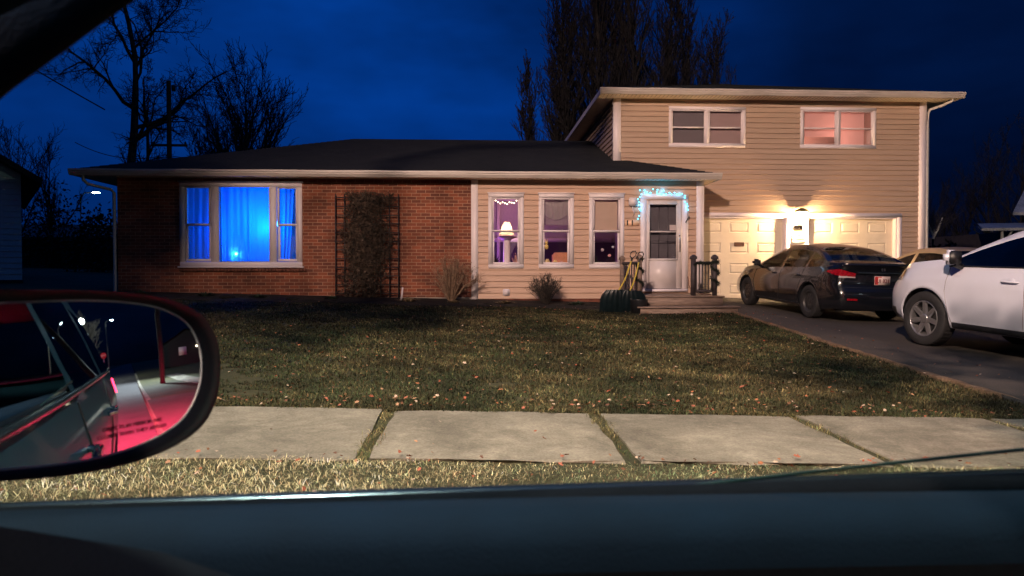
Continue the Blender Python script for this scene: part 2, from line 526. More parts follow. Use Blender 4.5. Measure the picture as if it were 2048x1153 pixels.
# the root empty is not at the origin: children carry the inverse offset
def hb(mb, name, m, parent=None):
    o = mb.build(name, m, parent or H)
    return o
H.location = (0, 0, 0)

front = lambda s, z, off: (s, Y1-off, z)
WIN_P = (-6.62, -4.03, 1.53, 3.30)
WINS = [(.42, 1.09, 1.44, 3.08), (1.60, 2.27, 1.44, 3.08), (2.79, 3.46, 1.44, 3.08)]
DOOR = (4.05, 4.95, .90, 3.0)
wall('brick_wall', M['brick'], XW0, 0.0, .72, 3.48, front, [WIN_P], None, 0, H)
mb = MB(); mb.box(XW0-.0, .02, Y1-.02, Y1+.2, .1, .72); mb.build('footing', M['concrete'], H)
mb = MB(); mb.box(.10, XW1-.02, Y1+.0, Y1+.2, .1, .68); mb.build('base_board', M['mud_board'], H)
wall('siding_wall', M['siding'], .08, XW1-.1, .68, 3.48, front, WINS+[DOOR], .136, .036, H)
left = lambda s, z, off: (XW0-off, s, z)
wall('brick_wall', M['brick'], Y1, 25.5, .1, 3.48, lambda s, z, off: (XW0-off, s, z), (), None, 0, H)
wall('siding_wall', M['siding'], Y1, Y2, .3, 3.48, lambda s, z, off: (XW1+off, s, z), (), .136, .036, H)
# corner boards
mb = MB()
mb.bbox(-.06, .10, Y1-.045, Y1+.01, .62, 3.46, .006)
mb.build('corner_trim', M['white'], H)
mb = MB(); mb.bbox(XW1-.15, XW1+.03, Y1-.04, Y1+.16, .62, 3.46, .006)
mb.build('corner_trim', M['white'], H)
# upper wing walls
GD = [(5.67, 8.02, .60, 2.72), (8.60, 10.96, .58, 2.72)]
UW = [(5.00, 6.88, 4.53, 5.45), (8.41, 10.30, 4.53, 5.47)]
frontg = lambda s, z, off: (s, Y2-off, z)
wall('siding_wall', M['siding_up'], XG0+.1, XG1-.1, .5, 5.74, frontg, GD+UW, .132, .036, H)
wall('siding_wall', M['siding_up'], Y2, 27.5, 3.0, 5.74, lambda s, z, off: (XG0-off, s, z), (), .132, .034, H)
wall('siding_wall', M['siding_up'], Y2, 27.5, .3, 5.74, lambda s, z, off: (XG1+off, s, z), (), .132, .034, H)
wall('rear_wall', M['siding_up'], XW0, XG1, .3, 3.4, lambda s, z, off: (s, 27.5+off, z), (), None, 0, H)
mb = MB(); mb.bbox(XG0-.03, XG0+.16, Y2-.045, Y2+.16, 3.9, 5.73, .006); mb.build('corner_trim', M['white'], H)
mb = MB(); mb.bbox(XG1-.15, XG1+.035, Y2-.045, Y2+.16, .4, 5.73, .006); mb.build('corner_trim', M['white'], H)

# roofs ------------------------------------------------------------
def hip_roof(name, x0, x1, y0, y1, ze, slope, hipl=True, hipr=True, th=.03):
    mb = MB()
    d = (y1-y0)/2; zr = ze + slope*d; ym = (y0+y1)/2
    a = (x0, y0, ze); b = (x1, y0, ze); c = (x1, y1, ze); e = (x0, y1, ze)
    rl = (x0+(d if hipl else 0), ym, zr); rr = (x1-(d if hipr else 0), ym, zr)
    # courses along the front slope: each lies a little proud of the one above
    n = int(math.hypot(d, zr-ze)/.14)
    def slope_face(p, q, pr, qr):
        p, q, pr, qr = map(Vector, (p, q, pr, qr))
        nrm = (q-p).cross(pr-p).normalized()
        for i in range(n):
            t0, t1 = i/n, (i+1)/n
            A = p.lerp(pr, t0); B = q.lerp(qr, t0); Cc = q.lerp(qr, t1); D = p.lerp(pr, t1)
            mb.quad(A+nrm*.012, B+nrm*.012, Cc, D)
            mb.quad(A, B, B+nrm*.012, A+nrm*.012)
    slope_face(a, b, rl, rr)
    slope_face(b, c, rr, rr) if hipr else None
    slope_face(c, e, rr, rl)
    slope_face(e, a, rl, rl) if hipl else None
    mb.quad(a, e, c, b)
    return mb
def course_poly(mb, y0, y1, ze, slope, xl, xr):
    """front slope laid in shingle courses; xl(y), xr(y) bound each course"""
    n = int((y1-y0)/.14); k = math.cos(math.atan(slope))*.012
    for i in range(n):
        a, b = y0+(y1-y0)*i/n, y0+(y1-y0)*(i+1)/n
        za, zb = ze+slope*(a-y0), ze+slope*(b-y0)
        mb.quad((xl(a), a, za+k), (xr(a), a, za+k), (xr(b), b, zb), (xl(b), b, zb))
        mb.quad((xl(a), a, za), (xr(a), a, za), (xr(a), a, za+k), (xl(a), a, za+k))
LS = .315
mb = MB()
course_poly(mb, 16.62, 22.0, 3.57, LS, lambda y: -8.88+(y-16.62), lambda y: 5.70-(y-16.62) if y < 18.39 else 3.57)
mb.poly([(5.70, 16.62, 3.57), (5.70, 18.41, 3.57), (3.93, 18.41, 3.57+LS*1.79), (5.70-1.77, 18.39, 3.57+LS*1.77)])
mb.poly([(-8.88, 16.62, 3.57), (-3.5, 22.0, 3.57+LS*5.38), (-8.88, 27.4, 3.57)])
mb.poly([(-3.5, 22.0, 3.57+LS*5.38), (3.57, 22.0, 3.57+LS*5.38), (3.57, 27.4, 3.57), (-8.88, 27.4, 3.57)])
mb.build('roof', M['shingle'], H)
mb = hip_roof('roof', 3.12, 12.30, 17.77, 27.9, 5.80, .285)
up_roof = mb.build('roof', M['shingle'], H)
# eaves: soffit, fascia and the ogee gutter lip
def eave(x0, x1, y0, z1, Yw, cut_r=None):
    f = MB()
    # gutter profile in the y-z plane, front at y0
    prof = [(y0+.10, z1+.005), (y0+.0, z1+.005), (y0-.005, z1-.035), (y0+.012, z1-.05), (y0+.012, z1-.075), (y0+.03, z1-.10), (y0+.05, z1-.135), (y0+.10, z1-.14)]
    n = 24
    rows = []
    for k in range(n+1):
        x = x0+(x1-x0)*k/n
        w = .004*math.sin(k*1.9)
        rows.append([(x, y, z+w) for y, z in prof])
    f.grid(rows, False)
    f.poly(rows[0][::-1]); f.poly(rows[-1])
    return f
f = eave(-8.92, 5.73, 16.60, 3.585, Y1); g1 = f.build('gutter', M['gutter'], H)
f = eave(3.09, 12.32, 17.76, 5.81, Y2); g2 = f.build('gutter', M['gutter'], H)
def soffit(x0, x1, y0, y1, z, name, along='x'):
    s = MB()
    n = int((x1-x0)/.1) if along == 'x' else int((y1-y0)/.1)
    for k in range(n):
        if along == 'x':
            a = x0+(x1-x0)*k/n; b = x0+(x1-x0)*(k+1)/n
            s.quad((a, y0, z), (a, y1, z), (b-.012, y1, z), (b-.012, y0, z))
            s.quad((b-.012, y0, z), (b-.012, y1, z), (b, y1, z+.008), (b, y0, z+.008))
        else:
            a = y0+(y1-y0)*k/n; b = y0+(y1-y0)*(k+1)/n
            s.quad((x0, a, z), (x1, a, z), (x1, b-.012, z), (x0, b-.012, z))
            s.quad((x0, b-.012, z), (x1, b-.012, z), (x1, b, z+.008), (x0, b, z+.008))
    return s.build(name, M['soffit'], H)
soffit(-8.86, XW1+.26, 16.66, Y1+.02, 3.455, 'soffit')
soffit(XW1, XW1+.27, Y1+.02, Y2, 3.455, 'soffit', 'y')
soffit(-8.86, XW0, Y1+.02, 27, 3.455, 'soffit', 'y')
soffit(3.13, 12.28, 17.84, Y2+.02, 5.69, 'soffit')
soffit(3.13, XG0, Y2+.02, 27.4, 5.69, 'soffit', 'y')
soffit(XG1, 12.28, Y2+.02, 27.4, 5.69, 'soffit', 'y')
mb = MB()
for x0, x1, y0, y1, z0, z1 in ((3.10, 3.135, 17.86, 27.9, 5.68, 5.80), (12.275, 12.31, 17.86, 27.9, 5.68, 5.80), (5.695, 5.73, 16.7, 18.38, 3.45, 3.58), (-8.91, -8.87, 16.7, 27.4, 3.45, 3.58), (-8.86, 5.69, 16.665, 16.69, 3.445, 3.455)):
    mb.box(x0, x1, y0, y1, z0, z1)
mb.build('fascia', M['gutter'], H)
# downspouts
def spout(name, pts, r=.036):
    mb = MB(); mb.tube(pts, r, 6); return mb.build(name, M['pipe'], H)
spout('downspout', [(-8.66, 16.72, 3.45), (-8.66, 16.74, 3.36), (-8.60, 16.8, 3.27), (-8.2, 17.02, 3.17), (-8.14, 17.04, 3.10), (-8.14, 17.04, 1.2), (-8.14, 17.04, .72)])
spout('downspout', [(12.1, 17.9, 5.72), (12.1, 17.95, 5.64), (12.0, 18.2, 5.57), (11.78, 18.36, 5.5), (11.74, 18.38, 5.42), (11.74, 18.38, 5.0), (11.74, 18.38, .55)])

# windows ----------------------------------------------------------
def frame_rect(mb, x0, x1, z0, z1, w, ya, yb, b=.006):
    mb.bbox(x0, x1, ya, yb, z1-w, z1, b); mb.bbox(x0, x1, ya, yb, z0, z0+w, b)
    mb.bbox(x0, x0+w, ya, yb, z0+w, z1-w, b); mb.bbox(x1-w, x1, ya, yb, z0+w, z1-w, b)
def pane(x0, x1, z0, z1, y, parent, m=None, name='pane'):
    mb = MB(); mb.box(x0, x1, y, y+.006, z0, z1)
    return mb.build(name, m or M['pane'], parent)
def hung_window(x0, x1, z0, z1, Y, meet, label=None):
    mb = MB()
    frame_rect(mb, x0-.08, x1+.08, z0-.08, z1+.09, .095, Y-.05, Y+.02)
    mb.bbox(x0-.10, x1+.10, Y-.065, Y-.0, z1+.085, z1+.115, .005)
    w = mb.build('window', M['white'], H)
    if label: w['label'] = label
    mb = MB(); frame_rect(mb, x0+.013, x1-.013, meet-.02, z1-.005, .04, Y-.012, Y+.03); s = mb.build('upper_sash', M['white'], w)
    mb = MB(); frame_rect(mb, x0+.013, x1-.013, z0+.015, meet+.018, .05, Y+.02, Y+.06); mb.build('lower_sash', M['white'], w)
    pane(x0+.05, x1-.05, meet+.02, z1-.04, Y+.008, w); pane(x0+.06, x1-.06, z0+.06, meet-.025, Y+.04, w)
    return w
for i, o in enumerate(WINS):
    hung_window(o[0], o[1], o[2]+.03, o[3]-.03, Y1, 2.27, ('window with a lit lamp behind the glass', 'window with a pale valance behind the glass', 'dark window with paper ornaments on the lower pane')[i])
# picture window: two narrow hung lights either side of a big fixed pane
mb = MB()
x0, x1, z0, z1 = WIN_P
frame_rect(mb, x0-.08, x1+.08, z0-.10, z1+.06, .11, Y1-.05, Y1+.04)
mb.bbox(x0-.11, x1+.11, Y1-.075, Y1+.0, z1+.055, z1+.085, .006)
mb.bbox(x0-.12, x1+.12, Y1-.10, Y1-.0, z0-.13, z0-.095, .006)
for a, b in ((-6.0, -5.83), (-4.69, -4.53)): mb.bbox(a, b, Y1-.045, Y1+.05, z0, z1, .006)
pw = mb.build('picture_window', M['white'], H)
for a, b in ((-6.61, -6.0), (-4.53, -4.04)):
    mb = MB()
    frame_rect(mb, a+.02, b-.01, 2.37, z1-.03, .045, Y1-.02, Y1+.03); frame_rect(mb, a+.02, b-.01, z0+.02, 2.42, .055, Y1+.02, Y1+.06)
    mb.build('sash', M['white'], pw)
pane(-6.56, -6.05, 2.45, z1-.06, Y1+.0, pw); pane(-6.55, -6.06, z0+.06, 2.38, Y1+.04, pw)
pane(-4.49, -4.09, 2.45, z1-.06, Y1+.0, pw); pane(-4.49, -4.09, z0+.06, 2.38, Y1+.04, pw)
pane(-5.84, -4.68, z0+.02, z1-.04, Y1+.01, pw)
mb = MB()
k = -6.72
while k < -3.93:
    mb.bbox(k, k+.068, Y1-.055, Y1+.0, 1.315+rnd.uniform(-.003, .003), 1.395, .004); k += .0775
mb.build('brick_sill', M['soldier'], H)
# upper windows
M['blind'] = sheer('roller_blind', (.78, .56, .56), .5, .03)
def slider(x0, x1, z0, z1, label):
    mb = MB()
    frame_rect(mb, x0-.05, x1+.05, z0-.05, z1+.06, .085, Y2-.05, Y2+.03)
    xm = (x0+x1)/2
    mb.bbox(xm-.045, xm+.045, Y2-.04, Y2+.04, z0, z1, .006)
    w = mb.build('window', M['white'], H); w['label'] = label
    mb = MB()
    zm = (z0+z1)/2+.0
    for a, b in ((x0+.03, xm-.045), (xm+.045, x1-.03)):
        frame_rect(mb, a, b, z0+.03, z1-.02, .03, Y2-.01, Y2+.035)
        mb.bbox(a+.03, b-.03, Y2-.015, Y2+.03, zm-.022, zm+.014, .005)
    mb.build('sash', M['white'], w)
    pane(x0+.04, xm-.05, z0+.04, z1-.04, Y2+.01, w); pane(xm+.05, x1-.04, z0+.04, z1-.04, Y2+.01, w)
    return w
slider(*UW[0], 'upper window with a pale blind in its right half')
slider(*UW[1], 'upper window glowing pink behind its blinds')

# rooms behind the windows
def room(x0, x1, y0, y1, z0, z1, mats, name='room'):
    mb = MB()
    mb.m = 0; mb.quad((x0, y1, z0), (x1, y1, z0), (x1, y1, z1), (x0, y1, z1))
    mb.quad((x0, y0, z0), (x0, y1, z0), (x0, y1, z1), (x0, y0, z1)); mb.quad((x1, y1, z0), (x1, y0, z0), (x1, y0, z1), (x1, y1, z1))
    mb.m = 1; mb.quad((x0, y0, z0), (x1, y0, z0), (x1, y1, z0), (x0, y1, z0))
    mb.m = 2; mb.quad((x0, y0, z1), (x0, y1, z1), (x1, y1, z1), (x1, y0, z1))
    return mb.build(name, mats, H)
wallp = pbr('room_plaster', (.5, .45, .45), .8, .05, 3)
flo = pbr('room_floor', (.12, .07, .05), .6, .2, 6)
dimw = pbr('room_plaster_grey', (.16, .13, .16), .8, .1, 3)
room(-6.75, -3.9, Y1+.15, 20.5, .9, 3.42, [wallp, flo, wallp], 'living_room')
room(.15, 3.8, Y1+.15, 19.6, .9, 3.42, [wallp, flo, wallp], 'sun_room')
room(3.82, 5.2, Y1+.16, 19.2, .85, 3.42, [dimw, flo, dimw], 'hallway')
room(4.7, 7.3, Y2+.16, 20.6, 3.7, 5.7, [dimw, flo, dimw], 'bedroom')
room(7.9, 10.9, Y2+.16, 20.6, 3.7, 5.7, [wallp, flo, wallp], 'bedroom')

# curtains of the picture window (hang from a rail: things of their own)
M['curtain'] = sheer('sheer_curtain', (.16, .52, .90), .86, .20)
M['curtain_d'] = sheer('side_curtain', (.16, .28, .42), .7, .12)
def curtain(x0, x1, z0, z1, y, amp, waves, name, label, m, x0b=None, x1b=None, open_at=0):
    rows = []
    nz, nx = 14, 90
    ph = rnd.uniform(0, 6)
    for i in range(nz+1):
        t = i/nz
        a = x0 + ((x0b if x0b is not None else x0)-x0)*t**1.3; b = x1 + ((x1b if x1b is not None else x1)-x1)*t**1.3
        rows.append([(a+(b-a)*k/nx, y + amp*math.sin(2*PI*waves*(k/nx+.06*math.sin(5*k/nx+ph))+ph+.5*math.sin(3*t+ph)) + amp*.8*math.sin(2*PI*waves*.37*k/nx+2*ph+t) + amp*.35*math.sin(2*PI*waves*2.3*k/nx+ph)*t, z1-(z1-z0)*t) for k in range(nx+1)])
    mb = MB(); mb.grid(rows)
    o = mb.build(name, m)
    tag(o, label, 'curtain', 'curtains in the picture window')
    return o
curtain(-5.85, -5.25, 1.56, 3.28, Y1+.22, .014, 3.3, 'curtain', 'left half of the sheer blue-lit curtain across the big middle pane', M['curtain'])
curtain(-5.24, -4.66, 1.56, 3.28, Y1+.21, .013, 2.6, 'curtain', 'right half of the sheer curtain in the middle pane, brightest near its edge', M['curtain'])
curtain(-6.6, -6.0, 1.50, 3.30, Y1+.25, .020, 3.4, 'curtain', 'curtain behind the narrow left light of the picture window', M['curtain_d'])
curtain(-4.52, -4.2, 1.50, 3.30, Y1+.25, .018, 2.4, 'curtain', 'curtain gathered aside behind the narrow right light of the picture window', M['curtain'], x1b=-4.32)
lb = emp('floor_lamp', (-4.85, Y1+1.0, .9), 0, 'glowing blue lamp behind the curtain of the picture window', 'lamp')
M['blue_bulb'] = emit('blue_bulb', (.02, .28, 1.0), 30)
M['cyan_bulb'] = emit('cyan_bulb', (.15, .75, 1.0), 60)
mb = MB(); mb.tube([(0, 0, 0), (0, 0, 1.5)], .014, 8); mb.lathe([(.001, 0), (.14, .0), (.14, .02), (.02, .03)], 18); mb.build('stand', M['black'], lb)
mb = MB(); mb.ball((0, 0, 1.58), .09, 10); mb.build('bulb', M['blue_bulb'], lb)
point('lamp_light', (0, -.22, 1.58), 90, (.0, .13, 1.0), .12, lb)
point('lamp_light', (.02, -.58, 1.42), 8, (.02, .50, 1.0), .14, lb)
point('lamp_light', (-.85, -.3, 1.3), 55, (.0, .07, 1.0), .2, lb)
point('lamp_light', (-.45, -.45, 1.85), 16, (.0, .14, 1.0), .3, lb)
lb2 = emp('night_light', (-5.55, Y1+.3, 1.0), 0, 'small cyan light low behind the curtain of the picture window', 'lamp')
mb = MB(); mb.ball((0, 0, .73), .03, 8); mb.build('bulb', M['cyan_bulb'], lb2)
mb = MB(); mb.tube([(0, .03, .0), (0, .03, .70)], .012, 6); mb.lathe([(.001, -.1), (.08, -.1), (.08, -.08), (.01, -.06)], 12); mb.build('stand', M['black'], lb2)

# sun room contents -------------------------------------------------
M['shade'] = sheer('lamp_shade_fabric', (.9, .75, .6), .6, .0)
M['warm_bulb'] = emit('warm_bulb', (1.0, .72, .38), 25)
tl = emp('table_lamp', (.80, Y1+.62, .9), 0, 'lit lamp with a cone shade on a fluted white column behind the first siding window', 'lamp')
mb = MB(); mb.lathe([(.07, 1.62), (.19, 1.30)], 28); o = mb.build('lamp_shade', M['shade'], tl)
mb = MB()
mb.lathe([(.001, 0), (.15, 0), (.14, .06), (.09, .10), (.085, 1.15), (.12, 1.2), (.24, 1.24), (.25, 1.27), (.03, 1.28)], 24); mb.build('column', M['white'], tl)
mb = MB(); mb.ball((0, 0, 1.44), .025, 8); mb.build('bulb', M['warm_bulb'], tl)
point('lamp_light', (0, 0, 1.44), 9, (1.0, .70, .42), .045, tl)
point('grow_light', (.1, .5, 2.30), 24, (1.0, .42, .60), .15, tl)
point('purple_light', (-.45, .5, .7), 20, (.5, .12, 1.0), .2, tl)
# white door frame seen inside
mb = MB()
mb.bbox(.62, .70, 19.45, 19.58, .9, 3.2, .004); mb.bbox(1.45, 1.53, 19.45, 19.58, .9, 3.2, .004); mb.bbox(.62, 1.53, 19.45, 19.58, 3.2, 3.3, .004)
mb.bbox(.2, 3.7, 19.5, 19.58, 2.10, 2.22, .004)
mb.build('inner_trim', M['white'], H)
mb = MB()   # dark wainscot along the lower half of the room
mb.box(.16, 3.79, 19.47, 19.59, .9, 2.10); mb.build('wainscot', pbr('dark_wainscot', (.06, .035, .07), .5, .1, 4), H)
M['shadeb'] = sheer('beige_roller_shade', (.72, .56, .44), .35, .0)
M['shadeg'] = sheer('grey_sheer_shade', (.34, .29, .32), .4, .10)
for nm, a, b, z0_, z1_, y_, m_, lb_ in (('window_shade', 2.84, 3.41, 2.27, 3.06, Y1+.12, 'shadeb', 'beige shade over the upper half of the third siding window'), ('window_shade', 1.64, 2.23, 2.42, 3.06, Y1+.22, 'shadeg', 'grey sheer shade over the upper half of the middle siding window'), ('window_shade', 5.02, 5.92, 4.55, 5.43, Y2+.11, 'shadeg', 'dark grey blind in the left half of the left upper window'), ('window_shade', 5.95, 6.86, 4.55, 5.43, Y2+.13, 'blind', 'pale pink blind in the right half of the left upper window'), ('window_shade', 8.52, 9.33, 4.80, 5.45, Y2+.13, 'blind', 'pink-lit blind in the left half of the right upper window'), ('window_shade', 9.36, 10.12, 4.55, 5.45, Y2+.13, 'blind', 'pink-lit blind in the right half of the right upper window')):
    q_ = MB(); q_.grid([[(a+(b-a)*k/10, y_+.004*math.sin(k*1.1+i*.4), z1_-(z1_-z0_)*i/8) for k in range(11)] for i in range(9)])
    tag(q_.build(nm, M[m_]), lb_, 'window shade')
bl = emp('bedside_lamp', (9.3, 20.1, 3.7), 0, 'small lit lamp inside the right upper window', 'lamp')
q_ = MB(); q_.lathe([(.001, 0), (.08, 0), (.03, .04), (.02, .7)], 12); q_.build('base', M['white'], bl)
q_ = MB(); q_.lathe([(.10, .95), (.17, .70)], 18); q_.build('lamp_shade', M['shade'], bl)
point('lamp_light', (0, 0, .85), 60, (1.0, .36, .24), .08, bl); point('lamp_light', (.1, -.9, 1.1), 30, (1.0, .45, .32), .1, bl)
# valance and small ornaments
M['lace'] = sheer('lace_valance', (.55, .5, .52), .5, .25)
mb = MB()
rows = []
for i in range(9):
    t = i/8
    rows.append([(1.62+.64*k/24, Y1+.16+.01*math.sin(k*1.3), 3.06 - (.36+.10*math.sin(PI*k/24)*1.6)*t) for k in range(25)])
mb.grid(rows)
tag(mb.build('valance', M['lace']), 'pale lace valance at the top of the middle siding window', 'valance')
M['warm_dot'] = emit('warm_fairy_bulb', (1.0, .78, .5), 7)
def fairy(name, pts, label, r=.016, m=None):
    root = emp(name, pts[0], 0, label, 'string lights')
    p0 = Vector(pts[0])
    mb = MB(); mb.tube([Vector(p)-p0 for p in pts], .004, 4); mb.build('cord', M['black'], root)
    me = MB().ball((0, 0, 0), r, 6).build('bulb', m or M['warm_dot'], root)
    for i, p in enumerate(pts):
        b = me if i == 0 else me.copy()
        if i: C.objects.link(b)
        b.parent = root; b.location = Vector(p)-p0
    return root
fairy('fairy_lights', [(.52+.055*k, Y1+.25, 3.0-.02*((k*7) % 3)-.11*math.sin(k/9*PI)*.4) for k in range(10)], 'warm fairy lights along the top of the first siding window')
fairy('fairy_lights', [(1.68+.075*k, Y1+.28, 2.99-.10*math.sin(k/7*PI)) for k in range(8)], 'warm fairy lights behind the lace valance')
def potted(x, y, z, h, label, col):
    r = emp('house_plant', (x, y, z), 0, label, 'plant')
    mb = MB(); mb.lathe([(.001, 0), (.06, 0), (.08, .14), (.07, .14), (.06, .11), (.001, .11)], 14); mb.build('pot', pbr('pot', (.25, .1, .07), .6, .2, 8), r)
    mb = MB()
    for k in range(46):
        a = rnd.uniform(0, 2*PI); L = h*rnd.uniform(.4, 1); lean = rnd.uniform(.1, .8)
        tip = Vector((math.cos(a)*L*lean, math.sin(a)*L*lean*.6, .12+L*(1-.5*lean)))
        mid = tip*.55 + Vector((0, 0, .06)); w = Vector((-math.sin(a), math.cos(a), 0))*.02
        mb.quad((0, 0, .11), mid-w, tip, mid+w)
    mb.build('foliage', pbr('house_leaf', col, .6, .4, 9), r)
    return r
potted(.50, Y1+.35, 1.35, .3, 'dark leafy plant in the lower corner of the first siding window', (.05, .04, .03))
potted(1.03, Y1+.42, 1.30, .4, 'pale flowering plant beside the lamp column', (.5, .28, .25))
potted(2.92, Y1+.35, 1.30, .35, 'low dark plant on the sill of the third siding window', (.06, .09, .05))
# bunny ornament, bowls and basket on the middle sill
mb = MB()
M['yellowc'] = pbr('yellow_ceramic', (.75, .55, .18), .5, .08, 6)
mb.ball((0, 0, .07), .05, 10, 1.25); mb.ball((0, -.01, .165), .036, 10)
for sx in (-1, 1): mb.tube([(sx*.016, 0, .19), (sx*.022, 0, .23), (sx*.026, 0, .265)], [.011, .013, .005], 6)
o = mb.build('rabbit_ornament', M['yellowc']); o.location = (1.72, Y1+.12, 1.83); tag(o, 'yellow rabbit ornament hanging in the middle siding window', 'ornament')
for i, (x, z, r, cc, lb_) in enumerate(((1.74, 1.56, .055, (.7, .55, .3), 'yellow round ornament at the left of the middle sill'), (1.92, 1.54, .05, (.8, .6, .25), 'gold flower ornament near the middle of the sill'), (2.08, 1.52, .045, (.6, .35, .3), 'pink round ornament on the middle sill'), (3.05, 1.83, .035, (.6, .5, .6), 'small pale flower ornament on the third window'), (3.22, 1.7, .035, (.7, .35, .4), 'small pink round ornament low on the third window'), (3.3, 1.9, .03, (.6, .6, .7), 'small white snowflake ornament high on the third window'))):
    mb = MB()
    for k in range(6):
        a = k*PI/3
        mb.ball((math.cos(a)*r*.75, 0, math.sin(a)*r*.75), r*.42, 6)
    mb.ball((0, -.01, 0), r*.5, 6)
    o = mb.build('ornament', pbr('ornament_glaze', cc, .5, .1, 6)); o.location = (x, Y1+.1, z)
    tag(o, lb_, 'ornament')
mb = MB(); mb.bbox(1.93, 2.6, Y1+.5, Y1+1.0, .95, 1.78, .05); o = mb.build('armchair', pbr('orange_fabric', (.5, .22, .12), .8, .15, 9)); tag(o, 'orange-brown chair back behind the middle siding window', 'chair')

# ---- front door
dw = MB(); x0, x1, z0, z1 = DOOR
dw.bbox(x0-.12, x0+.02, Y1-.05, Y1+.03, z0-.03, z1+.02, .006); dw.bbox(x1-.02, x1+.12, Y1-.05, Y1+.03, z0-.03, z1+.02, .006)
dw.bbox(x0-.12, x1+.12, Y1-.055, Y1+.03, z1+.02, z1+.15, .006)
df = dw.build('door_frame', M['white'], H)
mb = MB(); mb.bbox(x0-.10, x1+.10, Y1-.09, Y1+.05, z0-.06, z0-.0, .008); mb.build('threshold', M['white'], df)
M['doorpaint'] = pbr('white_door_paint', (.66, .60, .60), .35, .05, 3, .03)
mb = MB()
ga, gb, gz0, gz1 = x0+.10, x1-.16, 1.62, 2.90
mb.bbox(x0+.025, ga, Y1-.03, Y1+.02, z0+.01, z1+.0, .006); mb.bbox(gb, x1-.025, Y1-.03, Y1+.02, z0+.01, z1, .006)
mb.bbox(ga, gb, Y1-.028, Y1+.02, z0+.01, gz0, .004); mb.bbox(ga, gb, Y1-.028, Y1+.02, gz1, z1, .004)
frame_rect(mb, ga-.04, gb+.04, gz0-.04, gz1+.04, .045, Y1-.045, Y1-.028)
mb.bbox(ga, gb, Y1-.03, Y1+.0, 2.245, 2.275, .004)
sd = mb.build('door', M['doorpaint'], H); sd['label'] = 'white storm door with a tall two-part window'
pane(ga, gb, gz0, gz1, Y1-.01, sd)
mb = MB(); mb.bbox(x1-.10, x1-.075, Y1-.09, Y1-.07, 1.78, 2.12, .006); mb.box(x1-.098, x1-.077, Y1-.08, Y1-.028, 1.80, 1.83); mb.box(x1-.098, x1-.077, Y1-.08, Y1-.028, 2.07, 2.10)
mb.ball((x1-.088, Y1-.05, 2.17), .02, 8); mb.build('handle', M['chrome'], sd)
mb = MB(); mb.box(gb-.16, gb-.01, Y1-.022, Y1-.014, 2.29, 2.42); mb.build('notice', pbr('paper', (.5, .42, .42), .8, .05, 30), sd)
# inner door with its window and dark lower half seen through the glass
mb = MB(); frame_rect(mb, x0+.0, x1+.0, z0, z1, .14, Y1+.12, Y1+.15); mb.box(x0+.0, x1-.0, Y1+.128, Y1+.148, z0+.01, z1-.01)
mb.bbox(x0+.14, x1-.14, Y1+.12, Y1+.15, 1.98, 2.04, .004); mb.bbox(x0+.34, x0+.37, Y1+.12, Y1+.15, 1.6, 2.9, .004); mb.bbox(x0+.56, x0+.59, Y1+.12, Y1+.15, 1.6, 2.9, .004)
mb.build('inner_door', pbr('inner_door_paint', (.10, .09, .11), .4, .1, 4), H)

